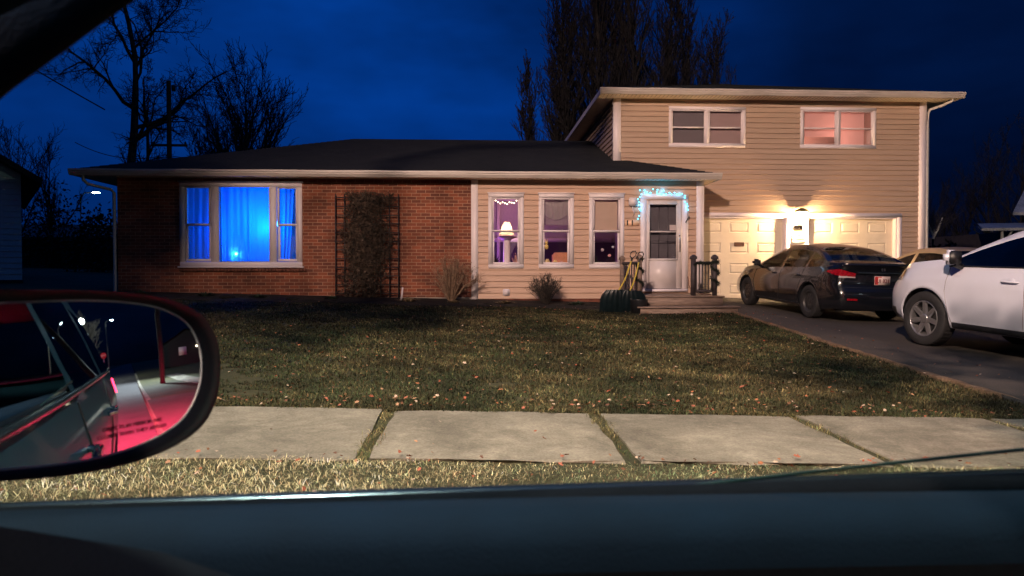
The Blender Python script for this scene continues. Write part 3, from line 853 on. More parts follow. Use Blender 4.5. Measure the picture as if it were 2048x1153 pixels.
# ---- garage doors
def garage_door(x0, x1, z0, z1, label, slot=False):
    # casing
    mb = MB()
    mb.bbox(x0-.10, x0+.0, Y2-.045, Y2+.06, z0, z1+.0, .006); mb.bbox(x1-.0, x1+.10, Y2-.045, Y2+.06, z0, z1+.0, .006)
    mb.bbox(x0-.10, x1+.10, Y2-.05, Y2+.06, z1+.0, z1+.10, .006)
    cs = mb.build('garage_casing', M['white'], H)
    mb = MB(); mb.box(x0, x0+.035, Y2+.0, Y2+.16, z0, z1-.0); mb.box(x1-.035, x1, Y2, Y2+.16, z0, z1); mb.box(x0+.035, x1-.035, Y2+.01, Y2+.16, z1-.035, z1)
    mb.build('door_stop', M['white'], cs)
    mb = MB()
    n = 4; hh = (z1-z0)/n; pw_ = (x1-x0)/3
    Yd = Y2+.15
    for r in range(n):
        a = z0+r*hh; b = a+hh-.006
        mb.quad((x0, Yd+.01, b), (x1, Yd+.01, b), (x1, Yd+.01, b+.006), (x0, Yd+.01, b+.006))
        mb.quad((x0, Yd, b), (x1, Yd, b), (x1, Yd+.01, b), (x0, Yd+.01, b))
        xs_ = [x0]
        pans = []
        for k in range(3):
            c = x0+(k+.5)*pw_*1.0
            c = x0+(x1-x0)/2 + (k-1)*.72
            p0, p1 = c-.25, c+.25; q0, q1 = a+.13, b-.12
            pans.append((p0, p1, q0, q1))
        # face with panel recesses
        xx = [x0] + [q for p in pans for q in p[:2]] + [x1]
        for i in range(len(xx)-1):
            if i % 2 == 0: mb.quad((xx[i], Yd, a), (xx[i+1], Yd, a), (xx[i+1], Yd, b), (xx[i], Yd, b))
            else:
                mb.quad((xx[i], Yd, a), (xx[i+1], Yd, a), (xx[i+1], Yd, pans[0][2]), (xx[i], Yd, pans[0][2]))
                mb.quad((xx[i], Yd, pans[0][3]), (xx[i+1], Yd, pans[0][3]), (xx[i+1], Yd, b), (xx[i], Yd, b))
        for p0, p1, q0, q1 in pans:
            rings = [(0, 0), (.014, .013), (.034, .013), (.052, -.004)]
            pr = []
            for ins, dy in rings:
                pr.append([(p0+ins, Yd+dy, q0+ins), (p1-ins, Yd+dy, q0+ins), (p1-ins, Yd+dy, q1-ins), (p0+ins, Yd+dy, q1-ins)])
            mb.grid(pr, False, False, True)
            mb.poly(pr[-1])
    d = mb.build('garage_door', M['garage'], H); d['label'] = label
    if slot:
        mb = MB(); c = x0+(x1-x0)/2; zc = z0+2.68*hh
        frame_rect(mb, c-.135, c+.135, zc-.055, zc+.055, .014, Yd-.02, Yd-.002)
        mb.box(c-.12, c+.12, Yd-.012, Yd-.004, zc-.042, zc+.042)
        mb.build('mail_slot', pbr('mail_slot_metal', (.10, .045, .03), .5, .2, 20), d)
    mb = MB(); mb.box(x0+.02, x1-.02, Yd-.01, Yd+.03, z0-.02, z0+.02); mb.build('rubber_seal', M['rubber'], d)
    return d
garage_door(*GD[0], 'left garage door with a mail slot', True)
garage_door(*GD[1], 'right garage door behind the cars')
mb = MB(); mb.box(5.55, 11.1, Y2-.05, Y2+.3, .3, .585); mb.build('garage_sill', M['concrete'], H)
mb = MB(); mb.bbox(8.02+.1, 8.60-.1, Y2-.02, Y2+.05, .5, 2.82, .004); mb.build('centre_post', M['white'], H)

# ---- things fixed on the walls
wl = emp('wall_lantern', (8.31, Y2-.05, 2.42), 0, 'lit lantern on the post between the two garage doors', 'lantern')
mb = MB(); mb.bbox(-.09, .09, -.02, .02, -.02, .30, .006); mb.build('back_plate', M['chrome'], wl)
M['lant_frame'] = pbr('lantern_brass', (.45, .3, .1), .3, .1, 6, metal=1)
mb = MB(); mb.lathe([(.17, .36), (.12, .41), (.03, .44), (.001, .45)], 4, Matrix.Translation((0, -.15, 0)) @ Matrix.Rotation(PI/4, 4, 'Z'), False); mb.box(-.115, .115, -.265, -.035, .345, .362); mb.build('cap', M['lant_frame'], wl)
mb = MB()
for sx in (-1, 1):
    for yy in (-.26, -.04): mb.box(sx*.105-.006, sx*.105+.006, yy-.006, yy+.006, .08, .345)
mb.box(-.115, .115, -.265, -.25, .06, .075); mb.box(-.115, .115, -.05, -.035, .06, .075); mb.box(-.115, -.10, -.25, -.05, .06, .075); mb.box(.10, .115, -.25, -.05, .06, .075)
mb.build('cage', M['lant_frame'], wl)
M['lant_glow'] = emit('lantern_bulb', (1.0, .80, .50), 120)
mb = MB(); mb.ball((0, -.15, .21), .035, 10, 1.3); mb.build('bulb', M['lant_glow'], wl)
M['frost'] = sheer('frosted_glass', (1.0, .92, .8), .9, .45)
mb = MB()
for sx in (-1, 1): mb.quad((sx*.103, -.255, .08), (sx*.103, -.045, .08), (sx*.103, -.045, .345), (sx*.103, -.255, .345))
mb.quad((-.103, -.257, .08), (.103, -.257, .08), (.103, -.257, .345), (-.103, -.257, .345))
mb.build('glass_panes', M['frost'], wl)
wl.scale = (1.2, 1.15, 1.15)
point('lantern_light', (0, -.15, .21), 2100, (1.0, .63, .32), .06, wl)
# louvred vent box under the lantern
mb = MB(); frame_rect(mb, -.17, .17, -.28, .0, .02, -.035, 0)
for k in range(3):
    Mx = Matrix.Translation((0, -.02, -.045-.085*k)) @ Matrix.Rotation(R(-28), 4, 'X')
    mb.box(-.15, .15, -.004, .004, -.03, .03, Mx)
mb.box(-.15, .15, -.004, 0, -.28, 0)
o = mb.build('louvred_vent', pbr('vent_paint', (.80, .72, .55), .5, .05, 9)); o.location = (8.31, Y2-.05, 2.33); tag(o, 'small louvred vent right below the garage lantern', 'vent')
# meter box / intercom beside the door, dryer vent, number plate
mb = MB(); mb.bbox(3.64, 3.83, Y1-.13, Y1-.02, 2.86, 3.05, .02); mb.tube([(3.735, Y1-.07, 2.86), (3.735, Y1-.05, 2.78), (3.78, Y1-.03, 2.70), (3.76, Y1-.03, 2.6)], .012, 6)
tag(mb.build('junction_box', M['white']), 'white utility box on the siding left of the front door', 'utility box')
mb = MB(); mb.bbox(.68, .84, Y1-.06, Y1-.01, .75, .91, .015); mb.bbox(.71, .81, Y1-.075, Y1-.055, .78, .88, .008)
tag(mb.build('wall_vent', M['white']), 'small square white vent low on the siding', 'vent')
num = emp('house_number_sign', (3.73, Y1-.03, 2.46), 0, 'pale house number plate reading 11 left of the door', 'sign')
mb = MB(); mb.bbox(-.165, .165, -.012, .0, -.065, .065, .004); mb.build('plate', pbr('number_plate_paint', (.85, .55, .36), .5, .04, 9), num)
def text(s, size, loc, rot, m, parent, ext=.002, name='lettering', bold=0):
    cu = bpy.data.curves.new(name, 'FONT'); cu.body = s; cu.size = size; cu.extrude = ext; cu.align_x = 'CENTER'; cu.align_y = 'CENTER'; cu.offset = bold
    t_ = bpy.data.objects.new(name+'_src', cu); C.objects.link(t_)
    dg = bpy.context.evaluated_depsgraph_get(); dg.update()
    me = bpy.data.meshes.new_from_object(t_.evaluated_get(dg))
    bpy.data.objects.remove(t_)
    me.materials.clear(); me.materials.append(m)
    o = bpy.data.objects.new(name, me); C.objects.link(o); o.parent = parent; o.location = loc; o.rotation_euler = rot
    return o
text('1 1', .15, (-.055, -.014, 0), (R(90), 0, 0), M['black'], num, bold=.008)

# ---- string lights round the door
sl_pts = []
def px1(u, v): 
    p = aty(u, v, Y1-.09); return (p.x, p.y, p.z)
seq = [(1276, 438), (1278, 432), (1281, 421), (1279, 418), (1279, 411), (1278, 405), (1276, 399), (1280, 394), (1283, 389), (1280, 381), (1289, 381), (1290, 385), (1294, 385), (1301, 386), (1306, 379), (1315, 380), (1314, 384), (1315, 388), (1320, 388), (1323, 389), (1327, 382), (1332, 389), (1339, 386), (1343, 389), (1349, 386), (1354, 389), (1360, 388), (1364, 388), (1370, 392), (1370, 396), (1370, 404), (1374, 408), (1375, 413), (1376, 420)]
P3 = [px1(u, v) for u, v in seq]
M['cool_bulb'] = emit('cool_fairy_bulb', (.13, .70, 1.0), 4.5)
sl = fairy('string_lights', P3, 'cool blue-white string lights looped round the top of the front door', .017, M['cool_bulb'])
mb = MB()
p0 = Vector(P3[0]); pe = Vector(P3[-1])
mb.tube([pe-p0, pe-p0+Vector((-.01, 0, -.15)), pe-p0+Vector((-.03, .0, -.32))], .004, 4)
mb.tube([pe-p0+Vector((.03, -.0, -.16)), pe-p0+Vector((-.06, 0, -.30))], [.016, .01], 6)
mb.build('plug', M['black'], sl)
mid = P3[len(P3)//2-5]
for i, (q, w) in enumerate(((P3[4], .5), (P3[12], .9), (P3[20], .9), (P3[26], .5), (P3[32], .4))):
    point('string_glow', Vector(q)-p0+Vector((0, .01, .01)), w*1.5, (.06, .50, 1.0), .03, sl)

# ---- porch
pz = .80
po = emp('porch_steps', (4.3, 15.9, .4), 0, 'weathered wooden porch deck and step in front of the white door', 'porch')
Pm = Matrix.Translation((-4.3, -15.9, -.4))
mb = MB()
ny = 13
for k in range(ny):
    a = 15.2+(Y1-.03-15.2)*k/ny; b = 15.2+(Y1-.03-15.2)*(k+1)/ny-.008
    mb.bbox(3.33+rnd.uniform(-.01, .01), 5.30+rnd.uniform(-.01, .01), a-.02, b-.02, pz-.035, pz+rnd.uniform(-.002, .002), .004, Pm)
mb.build('deck_boards', M['wood'], po)
mb = MB(); mb.bbox(3.36, 5.27, 15.2, 15.235, .56, pz-.037, .004, Pm); mb.bbox(3.36, 3.39, 15.24, Y1-.05, .4, pz-.037, .004, Pm); mb.bbox(5.24, 5.27, 15.24, Y1-.05, .4, pz-.037, .004, Pm); mb.build('skirt_board', M['wood'], po)
mb = MB()
for k in range(3): mb.bbox(3.36, 5.5, 14.78+.145*k, 14.78+.145*k+.137, .56, .593, .004, Pm)
mb.build('step_tread', M['wood'], po)
mb = MB(); mb.bbox(3.42, 5.46, 14.82, 14.85, .36, .557, .004, Pm); mb.bbox(5.43, 5.46, 14.86, 15.2, .36, .557, .004, Pm); mb.build('step_riser', M['wood'], po)

M['garland'] = pbr('garland_needles', (.012, .022, .016), .8, .5, 30)
def railing(xa, xb, y, label, lights, ya=None):
    r = emp('porch_railing', (xa, y, pz), 0, label, 'railing', 'porch railings')
    n = 6
    mb = MB()
    for p in ((0, 0), (xb-xa, (ya-y) if ya else 0)):
        q = MB(); q.bbox(p[0]-.045, p[0]+.045, p[1]-.045, p[1]+.045, .0, .80, .006)
        q.lathe([(.085, .80), (.09, .83), (.05, .86), (.03, .875), (.001, .88)], 4, Matrix.Translation((p[0], p[1], 0)) @ Matrix.Rotation(PI/4, 4, 'Z'), False)
        q.bbox(p[0]-.065, p[0]+.065, p[1]-.065, p[1]+.065, .78, .81, .004)
        q.build('post', M['wood'] if lights else M['darkwood'], r)
    dx = xb-xa; dy = (ya-y) if ya else 0
    q = MB(); q.tube([(0, 0, .70), (dx, dy, .70)], .032, 4); q.tube([(0, 0, .10), (dx, dy, .10)], .03, 4); q.build('rail', M['darkwood'], r)
    nb = 7
    for k in range(1, nb):
        q = MB(); t = k/nb
        q.tube([(dx*t, dy*t, .10), (dx*t, dy*t, .70)], .015, 4); q.build('baluster', M['darkwood'], r)
    return r
railing(4.68, 5.14, 15.36, 'dark porch railing on the right of the steps, wound with garland', False)
railing(3.38, 3.52, 16.5, 'dark porch railing left of the door, behind the snow shovels', True, 15.36)
def garland(path, label, rr=.055, parent=None):
    mb = MB()
    pts = [Vector(p) for p in path]
    segs = []
    for a, b in zip(pts, pts[1:]):
        n = max(2, int((b-a).length/.012))
        for k in range(n): segs.append(a.lerp(b, k/n))
    for p in segs:
        for j in range(16):
            d = Vector((rnd.gauss(0, 1), rnd.gauss(0, 1), rnd.gauss(0, 1))).normalized()*rr*rnd.uniform(.6, 1.5)
            w = d.cross(Vector((rnd.random(), rnd.random(), 1))).normalized()*.005
            mb.tri(p-w, p+w, p+d)
    mb.tube(segs[::6], .008, 4)
    o = mb.build('garland', M['garland'])
    tag(o, label, 'garland', 'garlands on the porch railings')
    return o
def helix(c, z0, z1, r, turns, n=26):
    return [(c[0]+r*math.cos(2*PI*turns*k/n), c[1]+r*math.sin(2*PI*turns*k/n), z1+(z0-z1)*k/n) for k in range(n+1)]
garland([(4.68, 15.30, pz+.66), (4.8, 15.29, pz+.71), (4.92, 15.29, pz+.68), (5.05, 15.3, pz+.70), (5.13, 15.3, pz+.72)] + helix((5.15, 15.36), pz+.10, pz+.72, .075, 2.6), 'dark garland looped over the right railing and spiralling down its post', .06)
garland(helix((3.52, 15.36), pz+.18, pz+.78, .075, 2.2) , 'dark garland spiralling down the left railing post', .05)

# ---- snow shovels leaning by the porch
def shovel(x, tilt, label, bz):
    r = emp('snow_shovel', (x, 15.05, bz), 0, label, 'shovel', 'snow shovels by the porch')
    top = Vector((tilt, .22, 1.12))
    mb = MB(); mb.tube([(0, 0, .40), top*.5+Vector((0, 0, .1)), top], .016, 8); mb.build('shaft', M['yellow'], r)
    d = top.normalized(); sx = Vector((1, 0, 0))
    g = [top, top+d*.05-sx*.055, top+d*.12-sx*.06, top+d*.16-sx*.03, top+d*.165+sx*.03, top+d*.12+sx*.06, top+d*.05+sx*.055, top]
    mb = MB(); mb.tube(g, .013, 6); mb.tube([top-d*.07, top], .02, 8); mb.build('grip', M['black'], r)
    # ribbed blade, curved scoop
    mb = MB(); rows = []
    for i in range(13):
        t = i/12; zz = .0+.47*t
        cy = -.10*math.sin(PI*t*.55)-.02
        hw = .37*math.sqrt(max(.3, 1-max(0, (t-.45)/.55)**2.2*.6))
        rows.append([(-hw+2*hw*k/28, cy + .05*((k-14)/14)**2 + (.012 if (k//2) % 2 else 0), zz) for k in range(29)])
    mb.grid(rows, True)
    b2 = [[(q[0], q[1]+.01, q[2]) for q in rw] for rw in rows]
    mb.grid(b2, True, True)
    mb.build('blade', M['blade'], r)
    return r
M['yellow'] = pbr('yellow_handle', (.55, .42, .06), .4, .12, 6)
M['blade'] = pbr('dark_green_plastic', (.004, .010, .013), .30, .2, 8)
shovel(2.98, .36, 'snow shovel with the yellow shaft furthest from the door', .47)
shovel(3.22, .28, 'snow shovel with the yellow shaft nearest the door', .45)
# dark heap bucket between shovels and steps
mb = MB(); mb.lathe([(.001, 0), (.15, 0), (.19, .30), (.2, .32), (.18, .31), (.15, .04), (.001, .03)], 20)
o = mb.build('bucket', M['black']); o.location = (3.42, 15.0, .42); tag(o, 'black bucket standing against the end of the steps', 'bucket')
# extension cord over the deck
mb = MB(); cord = [(5.06, Y1-.06, 1.2), (5.08, Y1-.07, 1.0), (5.12, Y1-.1, .9), (5.16, Y1-.3, .83), (5.2, Y1-.8, .81), (5.1, 16.1, .81), (5.25, 15.9, .81)]
mb.tube(cord, .008, 6); tag(mb.build('extension_cord', M['mud_board']), 'brown extension cord running from the door down onto the deck', 'cord')

# ================================================================== vehicles
def pchip(tab):
    xs = [a for a, b in tab]; ys = [b for a, b in tab]
    n = len(xs); h = [xs[i+1]-xs[i] for i in range(n-1)]; d = [(ys[i+1]-ys[i])/h[i] for i in range(n-1)]
    m = [d[0]] + [0 if d[i-1]*d[i] <= 0 else 2/(1/d[i-1]+1/d[i]) for i in range(1, n-1)] + [d[-1]]
    def f(x):
        if x <= xs[0]: return ys[0]
        if x >= xs[-1]: return ys[-1]
        for i in range(n-1):
            if x <= xs[i+1]:
                t = (x-xs[i])/h[i]
                return ((2*t**3-3*t**2+1)*ys[i] + (t**3-2*t*t+t)*h[i]*m[i] + (-2*t**3+3*t*t)*ys[i+1] + (t**3-t*t)*h[i]*m[i+1])
    return f
def sstep(t): t = max(0, min(1, t)); return t*t*(3-2*t)

class Car:
    """loft of cross-sections; +X forward, Z up, origin on the ground"""
    def __init__(s, top, belt, W, xr, xf, axles, rt, sill, wroof, prof_r, prof_f, wins, glass_f, glass_r, open_wins=()):
        s.top = pchip(sorted(top)); s.belt = pchip(sorted(belt)); s.W = W; s.xr, s.xf = xr, xf
        s.axles = axles; s.rt = rt; s.sill = sill; s.wroof = wroof
        s.pr, s.pf = pchip(prof_r), pchip(prof_f)
        s.wins = wins; s.gf = glass_f; s.gr = glass_r; s.open = open_wins
        s.nS, s.nG, s.nR = 9, 5, 7; s.nose = .17
    def w(s, x):
        t = 0
        if x > s.xf-.6: t = (x-(s.xf-.6))/.6; return s.W*(1-s.nose*t*t)
        if x < s.xr+.5: t = ((s.xr+.5)-x)/.5; return s.W*(1-.11*t*t)
        return s.W
    def low(s, x):
        z = s.sill + (.05*sstep((abs(x)-s.xf+.5)/.4) if abs(x) > s.xf-.5 else 0)
        for a in s.axles:
            r = s.rt+.055
            if abs(x-a) < r: z = max(z, s.rt + math.sqrt(r*r-(x-a)**2))
        return z
    def side_y(s, x, z):
        b = s.belt(x); t = (z-s.sill)/(b-s.sill)
        w = s.w(x)
        k = .955 + .045*math.sin(PI*min(1, max(0, t)*.95+.0)) - .035*max(0, t-.72)/.28 - .03*max(0, .2-t)/.2
        # character line
        k += .006*math.exp(-((t-.78)/.05)**2)
        # flared arches
        for a in s.axles:
            d = math.hypot(x-a, z-s.rt) - (s.rt+.055)
            if d < .12: k += .012*math.exp(-(d/.05)**2)
        return w*k
    def pt_end(s, x, y, z):
        # x correction near the ends from the bumper profiles
        o = 0
        if x < s.xr+.45: o -= s.pr(z)*sstep((s.xr+.45-x)/.45)
        if x > s.xf-.45: o += s.pf(z)*sstep((x-s.xf+.45)/.45)
        return (x+o, y, z)
    def section(s, x):
        b = s.belt(x); zl = s.low(x); T = s.top(x); Hh = max(.004, T-b)
        P = []
        # inner arch / sill return
        y0 = s.side_y(x, zl)
        P.append((y0-.22, zl)); P.append((y0-.02, zl-.004))
        for j in range(s.nS+1):
            z = zl+(b-zl)*j/s.nS
            P.append((s.side_y(x, z), z))
        wb = P[-1][0]; e = b+Hh*.91; hh = Hh*.91
        hfull = .40
        we = wb-.012 - (wb-s.wroof)*min(1, hh/hfull)**1.15
        for j in range(1, s.nG+1):
            t = j/s.nG
            P.append((wb-.012*min(1, t*9)-(wb-.012-we)*t**1.15, b+hh*t))
        for j in range(1, s.nR+1):
            y = we*(1-j/s.nR)
            P.append((y, e+(T-e)*(1-(y/max(we, .01))**2.2)))
        return P
    def build_body(s, paint, root, glass, black, trim=None, glass_side=None):
        xs = xs_rng(s.xr, s.xf, .04)
        extra = []
        for a in s.axles:
            r = s.rt+.055
            extra += [a-r-.001, a-r+.004, a+r-.004, a+r+.001, a-r+.02, a+r-.02]
        for w0, w1 in s.wins + [s.gf, s.gr]: extra += [w0, w1]
        xs = sorted(set(round(q, 4) for q in xs+extra))
        sec = [s.section(x) for x in xs]
        n = len(sec[0])
        iB = 2+s.nS; iE = iB+s.nG
        body, gw, gf, gr, wells = MB(), {(k, q): MB() for k in range(len(s.wins)) for q in (1, -1)}, MB(), MB(), {1: MB(), -1: MB()}
        def V(i, j, sy): y, z = sec[i][j]; return s.pt_end(xs[i], sy*y, z)
        for sy in (1, -1):
            well = wells[sy]
            for i in range(len(xs)-1):
                xm = (xs[i]+xs[i+1])/2
                for j in range(n-1):
                    q = [V(i, j, sy), V(i+1, j, sy), V(i+1, j+1, sy), V(i, j+1, sy)]
                    if sy < 0: q = q[::-1]
                    tgt = body
                    if iB <= j < iE-1:
                        for k, (w0, w1) in enumerate(s.wins):
                            if w0 < xm < w1: tgt = gw[(k, sy)] if (k, sy) not in s.open else None
                    elif j >= iE and s.gf[0] < xm < s.gf[1]: tgt = gf
                    elif j >= iE and s.gr[0] < xm < s.gr[1]: tgt = gr
                    if j < 1: tgt = well
                    if tgt is None: continue
                    if tgt is not body and tgt is not well and j >= iE and j == iE: tgt = body
                    tgt.quad(*q, smooth=True)
        # ends
        for i, sg in ((0, -1), (len(xs)-1, 1)):
            m = 2*s.nR
            rows = []
            for j in range(1, iE+1):
                y, z = sec[i][j]
                row = []
                for k in range(m+1):
                    f = 1-2*k/m
                    yy = y*f
                    zz = z
                    if j == iE:
                        jj = iE+min(k, m-k); zz = sec[i][jj][1]; yy = sec[i][jj][0]*(1 if k <= m/2 else -1)
                    x, _, _ = s.pt_end(xs[i], yy, z)
                    row.append((x+sg*.10*(1-f*f), yy, zz))
                rows.append(row)
            body.grid(rows, True, sg < 0)
        parts = {}
        parts['body'] = body.build('body', [paint], root, True)
        for well in wells.values(): well.build('wheel_well', black, root)
        if gf.f: parts['ws'] = gf.build('windshield', glass, root, True)
        if gr.f: parts['rw'] = gr.build('rear_window', glass, root, True)
        for g in gw.values():
            if g.f: g.build('side_window', glass_side or glass, root, True)
        # floor pan
        mb = MB(); mb.box(s.xr+.25, s.xf-.3, -s.W+.23, s.W-.23, s.sill+.0, s.sill+.06)
        mb.build('floor_pan', black, root)
        return parts
    def side_line(s, pts, sy, m, root, name, r=.0045):
        mb = MB()
        for a, b in zip(pts, pts[1:]):
            nn = max(1, int(math.hypot(a[0]-b[0], a[1]-b[1])/.04))
            q = []
            for k in range(nn+1):
                x = a[0]+(b[0]-a[0])*k/nn; z = a[1]+(b[1]-a[1])*k/nn
                q.append(s.pt_end(x, sy*(s.side_y(x, z)+.0015), z))
            mb.tube(q, r, 4, smooth=False)
        return mb.build(name, m, root)
    def rear_x(s, y, z):
        w = s.side_y(s.xr, z); f = max(-1, min(1, y/w))
        return s.pt_end(s.xr, y, z)[0]-.10*(1-f*f)
    def front_x(s, y, z):
        w = s.side_y(s.xf, z); f = max(-1, min(1, y/w))
        return s.pt_end(s.xf, y, z)[0]+.10*(1-f*f)

M['carblack'] = pbr('black_car_paint', (.005, .006, .009), .22, .05, 4, coat=1, spec=.6)
M['carwhite'] = pbr('white_car_paint', (.56, .58, .68), .28, .02, 4, coat=.8)
M['carbeige'] = pbr('beige_car_paint', (.50, .38, .22), .3, .03, 4, coat=.8, metal=.3)
M['carglass'] = glassm('car_glass', (.50, .54, .50), .9, 0)
M['carglassdark'] = glassm('privacy_glass', (.06, .07, .08), 1.0, 0)
M['tail_red'] = pbr('tail_lamp_red', (.26, .006, .014), .12, .35, 22, coat=1)
M['tail_clear'] = pbr('tail_lamp_clear', (.6, .55, .55), .1, .05, 12, coat=1, metal=.4)
M['plate_w'] = pbr('licence_plate_white', (.62, .50, .48), .45, .04, 15)
M['plate_r'] = pbr('licence_plate_red', (.45, .03, .03), .45, .04, 15)
M['steel'] = pbr('steel_wheel', (.035, .035, .037), .45, .15, 14, metal=.3)
M['alloy'] = pbr('alloy_wheel', (.38, .38, .40), .3, .08, 10, metal=.8)
M['seat'] = pbr('seat_cloth', (.035, .033, .035), .85, .2, 30)

def wheel(root, x, y, r, w, sy, style, nsp=7):
    e = emp('wheel', (x, y, r)); e.parent = root
    Mx = Matrix.Rotation(R(-90*sy), 4, 'X')    # local +Z points outwards
    mb = MB()
    pr = [(r*.66, -w/2), (r*.70, -w/2), (r*.95, -w/2+.005), (r, -w/2+.03), (r, w/2-.03), (r*.985, w/2-.015), (r*.95, w/2-.004), (r*.80, w/2+.004), (r*.69, w/2-.004), (r*.66, w/2-.012)]
    mb.lathe(pr, 40, Mx)
    for k in range(40):      # tread blocks
        a = 2*PI*k/40
        Q = Mx @ Matrix.Rotation(a, 4, 'Z')
        mb.box(r-.004, r+.004, -.012, .012, -w/2+.035, w/2-.035, Q)
    mb.build('tyre', M['rubber'], e)
    mb = MB()
    if style == 'steel':
        mb.lathe([(r*.665, w/2-.012), (r*.64, w/2-.006), (r*.60, w/2-.02), (r*.58, w/2-.05), (r*.46, w/2-.055), (r*.36, w/2-.03), (r*.22, w/2-.035), (r*.17, w/2-.05), (r*.12, w/2-.045), (.001, w/2-.04)], 36, Mx)
        rm = mb.build('rim', M['steel'], e)
        mb = MB()
        for k in range(10):
            Q = Mx @ Matrix.Rotation(2*PI*k/10, 4, 'Z') @ Matrix.Translation((r*.41, 0, w/2-.038)) @ Matrix.Rotation(R(0), 4, 'X')
            mb.lathe([(.001, .004), (.026, .004), (.03, 0)], 10, Q)
        for k in range(5):
            Q = Mx @ Matrix.Rotation(2*PI*k/5+.3, 4, 'Z') @ Matrix.Translation((r*.24, 0, w/2-.034))
            mb.lathe([(.001, .012), (.01, .01), (.012, 0)], 6, Q)
        mb.build('holes', M['black'], e)
    else:
        mb.lathe([(r*.665, w/2-.012), (r*.64, w/2-.004), (r*.615, w/2-.012), (r*.60, w/2-.05), (r*.58, -w/2+.06)], 40, Mx)
        for k in range(nsp):
            Q = Mx @ Matrix.Rotation(2*PI*k/nsp+.25, 4, 'Z')
            for sgn in (-1, 1) if nsp < 7 else (0,):
                P0 = [(r*.10, -.030), (r*.10, .030), (r*.61, .024), (r*.61, -.024)]
                zt = [w/2-.028, w/2-.028, w/2-.012, w/2-.012]
                a = [Q @ Vector((p[0], p[1], z)) for p, z in zip(P0, zt)]
                b = [Q @ Vector((p[0], p[1]*1.35, z-.03)) for p, z in zip(P0, zt)]
                mb.poly(a)
                for i in range(4): mb.quad(a[i], b[i], b[(i+1) % 4], a[(i+1) % 4])
        mb.lathe([(r*.17, w/2-.04), (r*.17, w/2-.022), (r*.12, w/2-.016), (.001, w/2-.016)], 20, Mx)
        rm = mb.build('rim', M['alloy'], e)
        mb = MB(); mb.lathe([(r*.44, w/2-.075), (.001, w/2-.075)], 24, Mx)
        mb.lathe([(r*.585, -w/2+.05), (.001, -w/2+.05)], 24, Mx)
        mb.build('brake_disc', M['steel'], e)
    return e

def seats(root, rows, z0, W_):
    for x, ys, nm in rows:
        for y in ys:
            w_ = .25 if nm == 'front_seat' else .6
            mb = MB()
            T = Matrix.Translation((x, y, z0)) @ Matrix.Rotation(R(-14), 4, 'Y')
            mb.bbox(-.06, .07, -w_, w_, -.05, .62, .05, T)
            mb.bbox(0, .5, -w_, w_, -.12, .03, .05, Matrix.Translation((x, y, z0)))
            for hy in ((0,) if nm == 'front_seat' else (-.38, .38)):
                mb.bbox(-.05, .05, hy-.12, hy+.12, .66, .82, .05, T)
            mb.build('seat', M['seat'], root)

def ground_pose(root, x, y, rz, wb):
    # sit on the sloping drive: pitch and roll from the ground
    h = Vector((math.cos(rz), math.sin(rz), 0)); l_ = Vector((-h.y, h.x, 0))
    p = Vector((x, y))
    zf = G(x+h.x*1.3, y+h.y*1.3); zr = G(x-h.x*1.3, y-h.y*1.3)
    zl = G(x+l_.x*.8, y+l_.y*.8); zr_ = G(x-l_.x*.8, y-l_.y*.8)
    X = Vector((h.x*2.6, h.y*2.6, zf-zr)).normalized()
    Yv = Vector((l_.x*1.6, l_.y*1.6, zl-zr_)); Z = X.cross(Yv).normalized(); Yv = Z.cross(X)
    root.rotation_euler = Matrix((X, Yv, Z)).transposed().to_euler()
    root.location = (x, y, (zf+zr)/2+.034)

